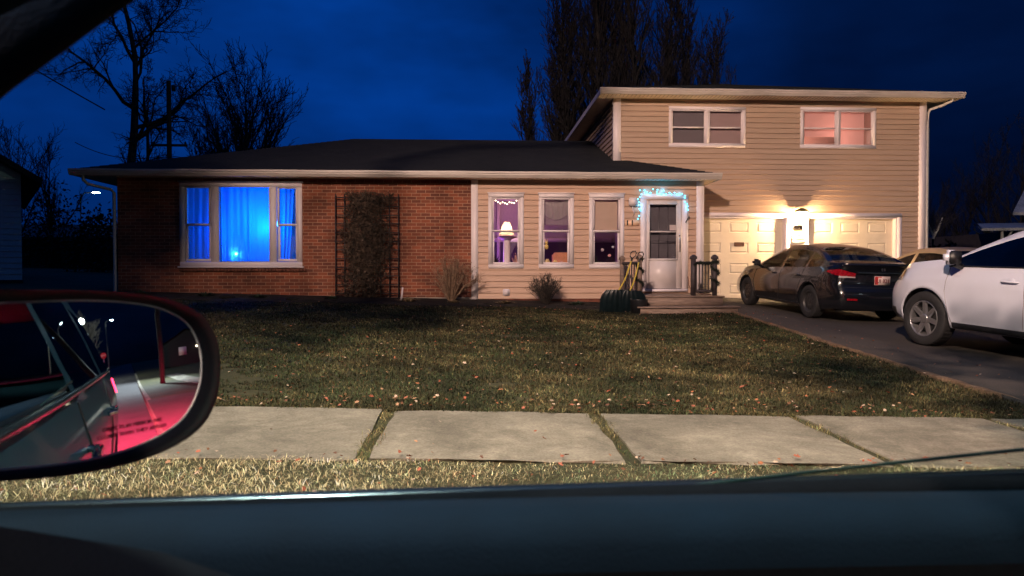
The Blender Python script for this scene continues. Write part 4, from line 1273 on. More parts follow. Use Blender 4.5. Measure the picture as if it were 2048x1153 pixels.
# ---- sedan
def make_sedan(name, label, paint, detail=True):
    root = emp(name, (0, 0, 0), 0, label, 'car')
    c = Car(top=[(2.16, .66), (2.0, .76), (1.7, .86), (1.3, .93), (.95, .99), (.6, 1.17), (.2, 1.35), (-.15, 1.435), (-.55, 1.45), (-.95, 1.41), (-1.2, 1.345), (-1.5, 1.235), (-1.78, 1.115), (-1.95, 1.10), (-2.15, 1.105), (-2.2, 1.07)],
            belt=[(2.16, .60), (1.9, .72), (1.5, .81), (.95, .885), (0, .93), (-.9, .965), (-1.6, 1.01), (-2.0, 1.03), (-2.2, 1.02)],
            W=.895, xr=-2.14, xf=2.12, axles=(1.38, -1.29), rt=.318, sill=.20, wroof=.60,
            prof_r=[(.2, -.02), (.33, .07), (.50, .085), (.62, .065), (.68, -.01), (.85, -.02), (.98, .0), (1.06, .05), (1.1, .05)],
            prof_f=[(.2, .0), (.35, .08), (.5, .08), (.62, .05), (.75, -.06), (.9, -.1)],
            wins=[(-1.62, -1.00), (-.93, -.22), (-.14, .80)], glass_f=(.0, .95), glass_r=(-1.76, -1.06))
    # three panes per side: quarter, rear door, front door
    c.wins = [(-1.58, -1.10), (-1.03, -.17), (-.07, .80)]
    c.gf = (.02, .94); c.gr = (-1.74, -1.08)
    c.build_body(paint, root, M['carglass'], M['black'])
    for sy in (1, -1):
        for x in c.axles: wheel(root, x, sy*(c.W-.115), c.rt, .205, sy, 'steel')
        c.side_line([(.98, .86), (1.02, .6), (.93, .24)], sy, M['black'], root, 'door_gap')
        c.side_line([(-.12, .90), (-.13, .5), (-.10, .24)], sy, M['black'], root, 'door_gap')
        c.side_line([(-1.02, .94), (-.98, .72), (-.86, .5), (-.82, .24)], sy, M['black'], root, 'door_gap')
        c.side_line([(.9, .245), (-.85, .245)], sy, M['black'], root, 'sill_trim', .012)
        for hx in (.05, -.95):
            mb = MB(); y = c.side_y(hx, .80)
            mb.bbox(hx-.0, hx+.19, sy*(y+.02)-.012, sy*(y+.02)+.012, .795, .825, .008)
            mb.bbox(hx+.0, hx+.03, sy*(y+.0)-.02, sy*(y+.0)+.02, .797, .823, .006); mb.bbox(hx+.16, hx+.19, sy*(y)-.02, sy*y+.02, .797, .823, .006)
            mb.build('door_handle', paint, root)
        e = emp('side_mirror', (0, 0, 0)); e.parent = root
        mb = MB(); mb.bbox(.66, .82, min(sy*.90, sy*1.07), max(sy*.90, sy*1.07), .93, 1.07, .045); mb.tube([(.75, sy*.83, .90), (.75, sy*.93, .96)], .03, 8)
        mb.build('housing', paint, e)
        mb = MB(); mb.quad((.658, sy*.92, .95), (.658, sy*1.05, .95), (.658, sy*1.05, 1.05), (.658, sy*.92, 1.05)); mb.build('glass', M['chrome'], e)
        # tail lamps: wrap-round patch
        mb = MB(); rows = []
        def top_z(t): return .985-.04*t
        for j in range(9):
            row = []
            for k in range(15):
                t = k/14
                if t < .5:      # side portion, pointed forwards
                    s_ = t/.5; x = -1.84-.30*s_
                    zc = .93-.03*s_; hh = .012+.065*s_**.7
                    z = zc+hh*(j/4-1)
                    q = c.pt_end(x, sy*(c.side_y(x, z)+.008), z)
                else:
                    s_ = (t-.5)/.5; zc = .90-.03*s_; hh = .077-.035*s_
                    z = zc+hh*(j/4-1); w = c.side_y(c.xr, z)
                    y = (w+.004)*(1-s_)+.50*s_
                    q = (c.rear_x(y, z)-.012, sy*y, z)
                row.append(q)
            rows.append(row)
        mb.grid(rows[2:], True, sy > 0)
        e = mb.build('tail_light', M['tail_red'], root)
        mb = MB(); mb.grid([[(q[0]-.003, q[1], q[2]) for q in r_[7:]] for r_ in rows[:3]], True, sy > 0); mb.build('reversing_lens', M['tail_clear'], e)
        mb = MB(); zr = .42
        mb.grid([[(c.rear_x(.50+.18*k/5, z)-.012, sy*(.50+.18*k/5), z) for k in range(6)] for z in (zr, zr+.035)]); mb.build('reflector', M['tail_red'], root)
        # head lamps
        mb = MB(); mb.grid([[c.pt_end(1.78+.34*k/8, 0, z)[:1] + (sy*(c.side_y(1.78+.34*k/8, z)+.006), z) for k in range(9)] for z in (.60, .65, .70)]); mb.build('headlight', M['tail_clear'], root)
    # trunk garnish, plate, badge, spoiler lip, trunk gap
    mb = MB(); mb.tube([(c.rear_x(y, .925)-.02, y, .925) for y in xs_rng(-.47, .47, .08)], .017, 6); mb.build('trunk_garnish', M['chromedark'], root)
    mb = MB(); mb.tube([(c.rear_x(y, 1.06)-.004, y, 1.075-.02*(y/.8)**2) for y in xs_rng(-.76, .76, .08)], .014, 6); mb.build('spoiler_lip', paint, root)
    mb = MB()
    for pl in ([(y, 0) for y in ()],): pass
    mb.tube([(c.rear_x(y, .655)-.003, y, .655) for y in xs_rng(-.80, .80, .08)], .006, 4); mb.build('bumper_gap', M['black'], root)
    pl = emp('license_plate', (c.rear_x(0, .80)-.02, 0, .79)); pl.parent = root
    mb = MB(); mb.bbox(-.008, .004, -.155, .155, -.08, .08, .003); mb.build('plate', M['plate_w'], pl)
    if detail:
        mb = MB(); mb.box(-.0095, -.0085, .085, .152, -.07, .075); mb.box(-.0095, -.0085, .02, .14, .058, .074); mb.build('red_band', M['plate_r'], pl)
        text('JUI 821', .095, (-.0105, 0, -.008), (R(90), 0, R(-90)), M['plate_ink'], pl, .0006, 'plate_lettering', .0018)
        # emblem on the boot lid: plain upright oval ring with bar
        mb = MB(); xx = c.rear_x(0, 1.0)-.012
        mb.tube([(xx, .045*math.sin(a_)*.9, .995+.038*math.cos(a_)) for a_ in [2*PI*k/16 for k in range(17)]], .004, 5)
        mb.tube([(xx, -.02, 1.02), (xx, -.016, .97)], .004, 5); mb.tube([(xx, .02, 1.02), (xx, .016, .97)], .004, 5); mb.tube([(xx, -.018, .995), (xx, .018, .995)], .004, 5)
        mb.build('emblem', M['chrome'], root)
    seats(root, [(.05, (.37, -.37), 'front_seat'), (-.85, (0,), 'rear_seat')], .50, .6)
    # parcel shelf and dashboard
    mb = MB(); mb.box(-1.75, -.95, -.62, .62, .93, .95); mb.bbox(.70, 1.05, -.7, .7, .70, .93, .04); mb.build('dashboard', M['seat'], root)
    mb = MB()
    ring = [(.52+.05*math.cos(a_), .37+.18*math.sin(a_), .88+.17*math.cos(a_)) for a_ in [2*PI*k/18 for k in range(19)]]
    mb.tube(ring, .014, 6); mb.build('steering_wheel', M['black'], root)
    return root, c
M['chromedark'] = pbr('dark_chrome', (.12, .16, .18), .2, .05, 5, metal=.9)
M['plate_ink'] = pbr('plate_ink', (.12, .02, .03), .5, .05, 20)
sedan, sc_ = make_sedan('sedan_car', 'black four-door sedan parked in front of the garage, its boot and plate towards the lawn', M['carblack'])
def place(root, wx, wy, ax, side, c, deg):
    """put the car so that its (axle ax, side) wheel touches (wx, wy)"""
    rz = R(deg); h = Vector((math.cos(rz), math.sin(rz))); l_ = Vector((-h.y, h.x))
    p = Vector((wx, wy)) - h*ax - l_*side*(c.W-.02)
    ground_pose(root, p.x, p.y, rz, 2.6)
place(sedan, 6.47, 13.85, -1.29, 1, sc_, 94.5)
beige, _c = make_sedan('hatchback_car', 'pale beige car parked behind the white vehicle, only its roof and side windows showing', M['carbeige'], False)
place(beige, 8.72, 14.75, .2, 1, _c, 91)
S_GROUP = 'cars parked in the driveway'
sedan['group'] = S_GROUP; beige['group'] = S_GROUP

# ---- white tall car
def make_suv():
    root = emp('suv_car', (0, 0, 0), 0, 'white tall car', 'car', S_GROUP)
    root['label'] = 'white tall car cut off by the right edge, with silver alloy wheel and dark windows'
    c = Car(top=[(2.42, .92), (2.3, 1.06), (2.05, 1.15), (1.6, 1.21), (1.12, 1.27), (.75, 1.46), (.35, 1.65), (0, 1.735), (-.6, 1.765), (-1.5, 1.74), (-2.05, 1.68), (-2.2, 1.45), (-2.3, 1.2), (-2.4, 1.1)],
            belt=[(2.42, .84), (2.2, 1.0), (1.8, 1.09), (1.12, 1.145), (0, 1.165), (-1.2, 1.20), (-2.4, 1.24)],
            W=.97, xr=-2.36, xf=2.24, axles=(1.46, -1.36), rt=.385, sill=.30, wroof=.66,
            prof_r=[(.3, 0), (.5, .08), (.7, .05), (1, .0), (1.6, -.1)], prof_f=[(.3, -.05), (.45, .07), (.7, .08), (.9, .02), (1.1, -.1)],
            wins=[(-2.0, -1.22), (-1.12, -.12), (-.04, 1.02)], glass_f=(.28, 1.10), glass_r=(-2.34, -2.06))
    c.nose = .25
    c.build_body(M['carwhite'], root, M['carglassdark'], M['black'])
    for sy in (1, -1):
        for x in c.axles: wheel(root, x, sy*(c.W-.13), c.rt, .235, sy, 'alloy', 7)
        c.side_line([(1.08, 1.13), (1.10, .8), (1.02, .5), (.98, .36)], sy, M['gapgrey'], root, 'door_gap')
        c.side_line([(-.08, 1.15), (-.10, .7), (-.08, .36)], sy, M['gapgrey'], root, 'door_gap')
        c.side_line([(-1.17, 1.18), (-1.1, .85), (-.95, .6), (-.93, .36)], sy, M['gapgrey'], root, 'door_gap')
        mb = MB(); mb.grid([[ (x, sy*(c.side_y(x, z)+off), z) for x in xs_rng(-.85, .98, .1)] for z, off in ((.30, -.01), (.31, .012), (.37, .014), (.385, -.002))]); mb.build('sill_cladding', M['black'], root)
        mb = MB(); mb.tube([(x, sy*(c.side_y(x, c.belt(x))+.004), c.belt(x)+.003) for x in xs_rng(-2.0, 1.1, .1)], .011, 5); mb.build('belt_moulding', M['black'], root)
        mb = MB(); mb.bbox(-.10, -.02, -.0, .0+.001, 0, .001, .0)
        for hx in (.02, -1.05):
            mb = MB(); y = c.side_y(hx, .98)
            mb.tube([(hx-.02, sy*(y+.0), .985), (hx, sy*(y+.035), .985), (hx+.18, sy*(y+.035), .985), (hx+.22, sy*(y+.0), .985)], [.012, .014, .014, .012], 8)
            mb.lathe([(.001, .006), (.05, .002), (.052, -.002)], 14, Matrix.Translation((hx+.08, sy*(y-.004), .985)) @ Matrix.Rotation(R(-90*sy), 4, 'X'))
            mb.build('door_handle', M['carwhite'], root)
        e = emp('side_mirror', (0, 0, 0)); e.parent = root
        mb = MB(); mb.bbox(.80, .96, min(sy*1.02, sy*1.22), max(sy*1.02, sy*1.22), 1.17, 1.37, .055); mb.build('housing', M['carwhite'], e)
        mb = MB(); mb.tube([(.90, sy*.92, 1.15), (.88, sy*1.06, 1.19)], .045, 8); mb.bbox(.765, .83, min(sy*1.03, sy*1.21), max(sy*1.03, sy*1.21), 1.18, 1.36, .02); mb.build('bracket', M['black'], e)
        # headlamp wrap
        mb = MB(); rows = []
        for j in range(5):
            z0 = .90+.045*j
            rows.append([c.pt_end(1.95+.38*k/8, sy*(c.side_y(1.95+.38*k/8, z0-.03*(k/8)**2)+.006), z0-.03*(k/8)**2-.04*(1-k/8)*(1-j/4)+.05*(1-k/8)) for k in range(9)])
        mb.grid(rows); e = mb.build('headlight', M['tail_clear'], root)
        mb = MB(); mb.grid([[(q[0], q[1]+sy*.004, q[2]) for q in r_[0:4]] for r_ in rows[1:4]]); mb.build('amber_lens', M['amber'], e)
        mb = MB(); mb.grid([[c.pt_end(x, sy*(c.side_y(x, z)+.005), z) for x in (2.05, 2.15, 2.25, 2.33)] for z in (.36, .42, .50)]); mb.build('bumper_trim', M['black'], root)
        mb = MB(); mb.tube([(x, sy*.62, c.top(x)+.02) for x in xs_rng(-1.7, .1, .15)], .018, 6); mb.build('roof_rail', M['chrome'], root)
    mb = MB(); mb.grid([[(c.front_x(y, z)+.012, y, z) for y in xs_rng(-.45, .45, .09)] for z in (.72, .80, .88)]); mb.build('grille', M['black'], root)
    seats(root, [(.15, (.4, -.4), 'front_seat'), (-.85, (0,), 'rear_seat')], .68, .6)
    mb = MB(); mb.bbox(.85, 1.25, -.75, .75, .85, 1.12, .04); mb.build('dashboard', M['seat'], root)
    return root, c
M['gapgrey'] = pbr('panel_gap_grey', (.22, .20, .22), .6, .1, 10)
M['amber'] = pbr('amber_lens', (.75, .32, .06), .15, .1, 10, coat=1)
suv, suvc = make_suv()
place(suv, 6.42, 10.15, 1.46, 1, suvc, 101)

# ================================================================== trees and plants
def grow(mb, p, d, L, r, depth, st, rg):
    """one limb of wandering segments, with side limbs; st: dict of habits"""
    n = st['seg'][min(depth, len(st['seg'])-1)]
    pts = [p]; rad = [r]
    cur = p.copy(); dd = d.copy()
    kids = []
    for i in range(n):
        dd = (dd + Vector((rg.gauss(0, 1), rg.gauss(0, 1), rg.gauss(0, 1)))*st['wig'][min(depth, len(st['wig'])-1)] + Vector((0, 0, st['up'][min(depth, len(st['up'])-1)]))).normalized()
        cur = cur + dd*(L/n)
        pts.append(cur.copy()); rad.append(max(st['rmin'], r*(1-(i+1)/n*.8)))
        kids.append((cur.copy(), dd.copy(), (i+1)/n, rad[-1]))
    tgt = mb[0] if depth == 0 or (depth == 1 and st.get('limbs')) else mb[1]
    tgt.tube(pts, rad, 7 if depth == 0 else (4 if depth == 1 else 3), False, depth < 2)
    if depth >= st['max']: return
    nk = st['kids'][min(depth, len(st['kids'])-1)]
    for k in range(nk):
        t = st['from'][min(depth, len(st['from'])-1)]
        q = t + (1-t)*(k+rg.random())/nk
        i = min(n-1, int(q*n))
        c, dk, tt, rr = kids[i]
        base = kids[i-1][0] if i > 0 else p
        c = base.lerp(c, rg.random())
        ang = R(rg.uniform(*st['ang'][min(depth, len(st['ang'])-1)]))
        az = rg.uniform(0, 2*PI)
        a = dk.cross(Vector((.3, .2, 1))).normalized() if abs(dk.z) < .99 else Vector((1, 0, 0))
        b = dk.cross(a)
        nd = (dk*math.cos(ang) + (a*math.cos(az)+b*math.sin(az))*math.sin(ang)).normalized()
        LL = L*rg.uniform(*st['len'][min(depth, len(st['len'])-1)])*(1-st['taper']*tt)
        grow(mb, c, nd, LL, min(rr*.7, rr), depth+1, st, rg)
OAK = dict(seg=(9, 8, 6, 4, 3), wig=(.07, .2, .25, .3), up=(.04, .05, .05, .05), rmin=.010, kids=(14, 10, 9, 7), ang=((35, 75), (30, 70), (30, 70), (30, 60)), len=((.26, .45), (.4, .58), (.4, .6), (.4, .6)), taper=.35, max=4, limbs=True)
OAK['from'] = (.3, .2, .15, .1)
POP = dict(seg=(12, 8, 5, 3), wig=(.02, .04, .08, .1), up=(.03, .09, .10, .1), rmin=.012, kids=(46, 13, 5), ang=((14, 36), (14, 34), (15, 35)), len=((.24, .42), (.35, .5), (.4, .55)), taper=.45, max=3)
POP['from'] = (.10, .12, .1)
FAN = dict(seg=(6, 8, 6, 4), wig=(.04, .06, .1, .15), up=(.05, .09, .08, .06), rmin=.012, kids=(30, 14, 7), ang=((12, 48), (15, 40), (20, 45)), len=((.55, .85), (.35, .5), (.35, .5)), taper=.35, max=3)
FAN['from'] = (.12, .15, .1)
THIN = dict(FAN); THIN['kids'] = (18, 9, 5); THIN['rmin'] = .009
SMALL = dict(seg=(6, 5, 4), wig=(.08, .15, .2), up=(.05, .05, .05), rmin=.006, kids=(16, 8), ang=((25, 60), (25, 55)), len=((.4, .6), (.4, .6)), taper=.4, max=2)
SMALL['from'] = (.25, .2)
def tree(name, x, y, h, r, st, seed, label, group=None, lean=(0, 0)):
    rg = random.Random(seed)
    z = G(x, y) - .1
    e = emp(name, (x, y, z), 0, label, 'tree', group)
    mb = (MB(), MB())
    grow(mb, Vector((0, 0, 0)), Vector((lean[0], lean[1], 1)).normalized(), h, r, 0, st, rg)
    mb[0].build('trunk', M['bark'], e); mb[1].build('crown', M['twig'], e)
    return e
TB = 'bare trees behind the house'
tree('oak_tree', -18.5, 40, 17.5, .31, OAK, 9, 'big crooked bare tree rising above the left end of the brick wing roof', TB)
tree('bare_tree', -11.7, 40, 8.6, .24, FAN, 12, 'rounded bare tree with upswept branches behind the brick wing roof', TB)
tree('bare_tree', -14.6, 43, 6.2, .15, FAN, 15, 'low bare tree between the utility pole and the rounded tree', TB)
for i, (u, top, r, lb) in enumerate(((1062, 185, .12, 'shortest and leftmost of the tall narrow poplars'), (1103, 85, .15, 'poplar second from the left, tip below the top of the picture'), (1168, -90, .2, 'poplar rising just left of the upper roof corner'), (1216, -130, .22, 'poplar straight above the left corner of the upper roof'), (1252, -60, .17, 'slim poplar right of the one above the roof corner'), (1312, -110, .2, 'thick dark poplar above the left upper window'), (1350, -20, .2, 'poplar second from the right of the row behind the tall wing'), (1385, 30, .18, 'broad poplar between the last two of the row behind the tall wing'), (1140, 10, .18, 'slim poplar third from the left, close beside the one near the roof corner'), (1412, 95, .15, 'rightmost poplar of the row behind the tall wing'))):
    Yp = 38 + (i*37 % 5)
    p = aty(u, 545, Yp); tz = aty(u, top, Yp).z
    tree('poplar_tree', p.x, Yp, tz-.8, r, POP, 30+i, lb, 'poplars behind the house')
for i, (u, top, Yp, lb) in enumerate(((2035, 215, 44, 'dark bare tree at the far right above the white-roofed house'), (1985, 265, 48, 'dark bare tree right of the tall wing, second from the edge'), (1930, 315, 46, 'dark low bare tree just right of the tall wing'), (1885, 345, 50, 'dark bare tree nearest the downspout of the tall wing'), (30, 250, 42, 'dark bare tree far left beside the neighbouring roof'), (105, 300, 47, 'dark bare tree between the neighbouring roof and the big crooked tree'))):
    p = aty(u, 545, Yp); tz = aty(u, top, Yp).z
    tree('bare_tree', p.x, Yp, (tz-.8)*.72, .13, THIN, 60+i, lb, TB)
# hedge masses far away: leafy dark shrubs
def shrub_mass(name, x, y, w, h, n, label, seed, cat='shrub', group=None, leaf=.12, depth=1.5):
    rg = random.Random(seed); z0 = G(x, y)
    e = emp(name, (x, y, z0), 0, label, cat, group)
    mb = MB()
    for k in range(n):
        a = rg.uniform(0, 2*PI); ph = rg.random()**.6
        q = Vector((math.cos(a)*w*ph, math.sin(a)*depth*ph, h*(rg.random()**.8)*(1-.55*ph*ph)*(1+.15*math.sin(3*a))))
        d = Vector((rg.gauss(0, 1), rg.gauss(0, 1), rg.gauss(0, 1))).normalized()*leaf
        s_ = d.cross(Vector((rg.random()+.01, rg.random(), rg.random()))).normalized()*leaf*.6
        mb.quad(q-d, q-s_, q+d, q+s_)
    mb.build('foliage', M['evergreen'], e)
    st_ = MB()
    for k in range(7): st_.tube([(rg.uniform(-.4, .4)*w, rg.uniform(-.3, .3)*depth, 0), (rg.uniform(-.5, .5)*w, 0, h*.7)], [.04, .015], 5)
    st_.build('stem', M['bark'], e)
    return e
M['evergreen'] = pbr('dark_evergreen', (.012, .018, .014), .8, .5, 2)
for i, (u, top, Yp, w, lb) in enumerate(((110, 400, 44, 2.6, 'dark hedge bush beyond the carport at the far left'), (205, 440, 36, 1.6, 'dark bush under the far street light'), (1890, 470, 38, 2.0, 'dark bush beside the pale birch stems'), (1955, 440, 42, 2.4, 'dark bush left of the white-roofed house'), (2040, 470, 30, 1.8, 'dark bush in front of the white-roofed house'))):
    p = aty(u, 545, Yp); tz = aty(u, top, Yp).z
    shrub_mass('garden_bush', p.x, Yp, w, tz-.8, 1500, lb, 80+i, 'bush', 'dark bushes beyond the house')

# two street trees on the verge: outside the picture, they shade the lawn and the left wing
def street_tree(x, y, h, cr, seed, label, cc_, zs, nclump, lvn, extra=()):
    rg = random.Random(seed); z = G(x, y)
    e = emp('street_tree', (x, y, z), 0, label, 'tree', 'street trees on the verge')
    mb = (MB(), MB())
    grow(mb, Vector((0, 0, 0)), Vector((0, 0, 1)), h, .16, 0, SMALL, rg)
    lv = MB()
    cl = []
    for k in range(nclump):
        d = Vector((rg.gauss(0, 1), rg.gauss(0, 1), rg.gauss(0, 1))).normalized()*rg.random()**.4
        cl.append((Vector((d.x*cr, d.y*cr*.7, d.z*zs))+Vector(cc_), rg.uniform(.25, .6)))
    for c2, r2, n2 in extra:
        for k in range(n2):
            d = Vector((rg.gauss(0, 1), rg.gauss(0, 1), rg.gauss(0, 1))).normalized()*rg.random()**.4*r2
            cl.append((d+Vector(c2), rg.uniform(.25, .5)))
    for c_, rr in cl:
        for j in range(lvn):
            q = c_ + Vector((rg.gauss(0, .45), rg.gauss(0, .45), rg.gauss(0, .4)))*rr
            d = Vector((rg.gauss(0, 1), rg.gauss(0, 1), rg.gauss(0, .5))).normalized()*.075
            s_ = d.cross(Vector((rg.random()+.01, rg.random(), rg.random()))).normalized()*.05
            lv.quad(q-d, q-s_, q+d, q+s_)
    mb[0].build('trunk', M['bark'], e); mb[1].build('limbs', M['twig'], e)
    lv.build('foliage', M['dryleaf'], e)
    return e
M['dryleaf'] = pbr('dry_brown_leaves', (.07, .045, .02), .8, .4, 4)
street_tree(-6.3, 2.6, 6.4, 2.6, 5, 'street tree holding brown leaves on the verge ahead of the parked car', (1.9, 0, 5.35), .25, 34, 90, [((.75, 0, 6.7), .75, 26)])
SMALL['from'] = (.72, .3)
street_tree(3.9, 1.9, 4.6, 1.7, 6, 'street tree holding brown leaves on the verge behind the parked car', (-2.0, .65, 3.62), .42, 22, 80)
# ---- trellis and vine on the brick wall
tr = emp('trellis', (-2.45, Y1-.1, .7), 0, 'brown wooden lattice trellis fixed on the brick wall under the vine', 'trellis')
mb = MB()
for k in range(8): mb.bbox(-.72+.205*k-.012, -.72+.205*k+.012, -.02, .0, .0, 2.40, .003)
for k in range(12): mb.bbox(-.74, .74, -.035, -.021, .10+.2*k, .125+.2*k, .003)
mb.build('lattice', M['darkwood'], tr)
def vine(name, x, y, z0, w, h, n, label):
    rg = random.Random(44)
    e = emp(name, (x, y, z0), 0, label, 'vine')
    st_, lf = MB(), MB()
    for k in range(9):
        p = Vector((rg.uniform(-.1, .1), 0, 0)); pts = [p]
        for i in range(12):
            p = p + Vector((rg.gauss(0, .09)*w, rg.gauss(0, .012), h/12))
            p.x = max(-w, min(w, p.x)); pts.append(p.copy())
        st_.tube(pts, [.014*(1-i/16) for i in range(13)], 4)
    def dens(px, pz):
        t = pz/h
        core = math.exp(-((px-.02)/(w*(.34+.30*math.exp(-((t-.48)/.25)**2))))**2)*(.30+1.0*math.exp(-((t-.50)/.26)**2))
        top = math.exp(-((px-.02)/(w*1.0))**2)*math.exp(-((t-.90)/.08)**2)*1.0
        low = .46*math.exp(-((px+.32)/(w*.75))**2)*(1.15-.4*t)
        ew = w*(.80+.13*math.sin(pz*5.1+(1 if px > 0 else 0))+.09*math.sin(pz*13.7+(2 if px > 0 else 0)))
        return (core+top+low)*max(0, min(1, (ew-abs(px))/.16+.35))
    k = 0
    while k < n:
        px, pz = rg.uniform(-w, w), rg.uniform(.0, h)
        if rg.random()*1.15 > dens(px, pz)**1.5: continue
        k += 1
        q = Vector((px, -abs(rg.gauss(.02, .06))*(.3+dens(px, pz)), pz))
        if rg.random() < .62:   # curling bare tendril
            d = Vector((rg.gauss(0, 1), rg.gauss(0, .5), rg.gauss(-.2, 1))).normalized()*rg.uniform(.06, .20)
            m_ = q+d*.5+Vector((rg.gauss(0, .02), rg.gauss(0, .02), rg.gauss(0, .02)))
            lf.tube([q, m_, q+d], [.0065, .005, .0025], 3, False)
        else:
            d = Vector((rg.gauss(0, 1), rg.gauss(0, .6), rg.gauss(-.6, 1))).normalized()*rg.uniform(.02, .045)
            s_ = d.cross(Vector((rg.random()+.01, rg.random(), rg.random()))).normalized()*.024
            lf.quad(q-d, q-s_, q+d, q+s_)
    st_.build('stem', M['vinewood'], e); lf.build('foliage', M['vineleaf'], e)
M['vinewood'] = pbr('vine_wood', (.07, .05, .04), .85, .3, 12)
M['vineleaf'] = pbr('dry_vine_leaves', (.12, .08, .055), .85, .55, 9, col2=(.014, .013, .011))
vine('climbing_vine', -2.42, Y1-.14, .72, .74, 2.42, 6000, 'dense leafless brown vine climbing the trellis on the brick wall')

def bush(name, x, y, w, h, nst, seed, label, m, lean=0, r0=.007, kids=7, blob=0):
    rg = random.Random(seed); z = G(x, y)+.03
    e = emp(name, (x, y, z), 0, label, 'shrub', 'bare shrubs against the house')
    mb = MB()
    for k in range(nst):
        a = rg.uniform(0, 2*PI); sp = rg.uniform(.1, 1)
        tip = Vector((math.cos(a)*w*sp+lean*sp, math.sin(a)*min(w, .45)*sp*.7, h*math.sqrt(max(.05, 1-.75*sp*sp))*rg.uniform(.8, 1.05)))
        b = Vector((math.cos(a)*.05, math.sin(a)*.04, 0)); m1 = b.lerp(tip, .5)+Vector((rg.gauss(0, .03), rg.gauss(0, .02), h*.09))
        mb.tube([b, m1, tip], [r0, r0*.65, r0*.3], 3, False)
        for j in range(kids):
            t = rg.uniform(.3, 1); q = b.lerp(m1, t*2) if t < .5 else m1.lerp(tip, t*2-1)
            d = ((tip-b).normalized()+Vector((rg.gauss(0, .55), rg.gauss(0, .5), rg.gauss(.1, .35)))).normalized()*rg.uniform(.08, .22)*h
            mb.tube([q, q+d*.55+Vector((0, 0, .01)), q+d], [r0*.45, r0*.35, r0*.2], 3, False)
            for l_ in range(2):
                q2 = q+d*rg.uniform(.3, 1); d2 = (d.normalized()+Vector((rg.gauss(0, .7), rg.gauss(0, .6), rg.gauss(0, .5)))).normalized()*.09*h
                mb.tube([q2, q2+d2], [r0*.3, r0*.16], 3, False)
                if blob and rg.random() < blob:
                    c_ = q2+d2; mb.quad(c_+Vector((-.012, 0, 0)), c_+Vector((0, 0, -.014)), c_+Vector((.012, 0, 0)), c_+Vector((0, 0, .014)))
    mb.build('branches', m, e)
    return e
M['drytwig'] = pbr('dry_shrub_twigs', (.26, .17, .11), .85, .35, 9)
M['greytwig'] = pbr('grey_shrub_twigs', (.055, .045, .038), .85, .35, 9)
bush('bare_shrub', -.52, 16.55, 0.62, .98, 60, 3, 'sparse tan twiggy shrub in front of the brick wall, left of the white trim', M['drytwig'], .1, .009, 6, .35)
bush('bare_shrub', 1.62, 16.45, .44, .66, 110, 4, 'dense round dark shrub below the siding windows', M['greytwig'], 0, .006, 8, 0)
# low tufts in the flower bed, each a plant
def tuft(x, y, r, h, seed, label, m):
    rg = random.Random(seed)
    mb = MB()
    for k in range(150):
        a = rg.uniform(0, 2*PI); s_ = rg.random()
        b = Vector((math.cos(a)*r*s_*.5, math.sin(a)*r*s_*.5, 0)); t_ = b*2.2+Vector((0, 0, h*rg.uniform(.4, 1)*(1-.5*s_)))
        w = Vector((-math.sin(a), math.cos(a), 0))*.012
        m_ = b.lerp(t_, .5)+Vector((0, 0, .02))
        mb.quad(b, m_-w, t_, m_+w)
    o = mb.build('low_plant', m); o.location = (x, y, G(x, y)+.03)
    tag(o, label, 'plant', 'low plants in the flower bed')
M['tuftg'] = pbr('low_plant_green', (.03, .055, .035), .7, .4, 9); M['tufts'] = pbr('low_plant_straw', (.22, .16, .09), .8, .4, 9)
for i, (x, y, r, h, m, lb) in enumerate(((-5.9, 16.4, .3, .14, 'tuftg', 'low green plant below the left part of the picture window'), (-4.75, 16.35, .34, .12, 'tuftg', 'low green plant below the right part of the picture window'), (-3.15, 16.4, .24, .12, 'tuftg', 'green tuft at the left foot of the trellis'), (-1.45, 16.3, .35, .13, 'tufts', 'straw-coloured dry clump right of the trellis foot'), (-.45, 16.2, .2, .1, 'tufts', 'small straw clump under the tan shrub'), (.72, 16.35, .3, .1, 'tufts', 'dry straw clump in front of the small wall vent'), (2.35, 16.4, .28, .13, 'tuftg', 'green tuft between the round shrub and the shovels'), (-7.3, 16.4, .3, .15, 'tuftg', 'low green plant at the left corner of the brick wall'))):
    tuft(x, y, r, h, 90+i, lb, M[m])
mb = MB(); mb.bbox(-.02, .02, -.01, .01, -.05, .24, .004); o = mb.build('garden_marker', M['white']); o.location = (-1.62, 16.5, .72); o.rotation_euler = (0, R(6), 0); tag(o, 'small white plant marker stuck in the bed below the trellis', 'plant marker')
mb = MB(); mb.ball((0, 0, .05), .10, 8, .6)
for i, (x, y, s_, lb) in enumerate(((-5.3, 16.0, 1.3, 'dark stone edging the bed under the picture window'), (-3.9, 15.95, 1.1, 'dark stone edging the bed right of the picture window'), (.3, 16.0, .8, 'dark stone in the bed beside the white corner trim'), (2.6, 16.2, .9, 'dark stone in the bed near the shovels'))):
    if i == 0: st0 = mb.build('garden_stone', M['bed2'] if 'bed2' in M else M['bed']); o = st0
    else: o = st0.copy(); C.objects.link(o)
    o.location = (x, y, G(x, y)); o.scale = (s_*1.4, s_, s_); tag(o, lb, 'stone', 'stones in the flower bed')

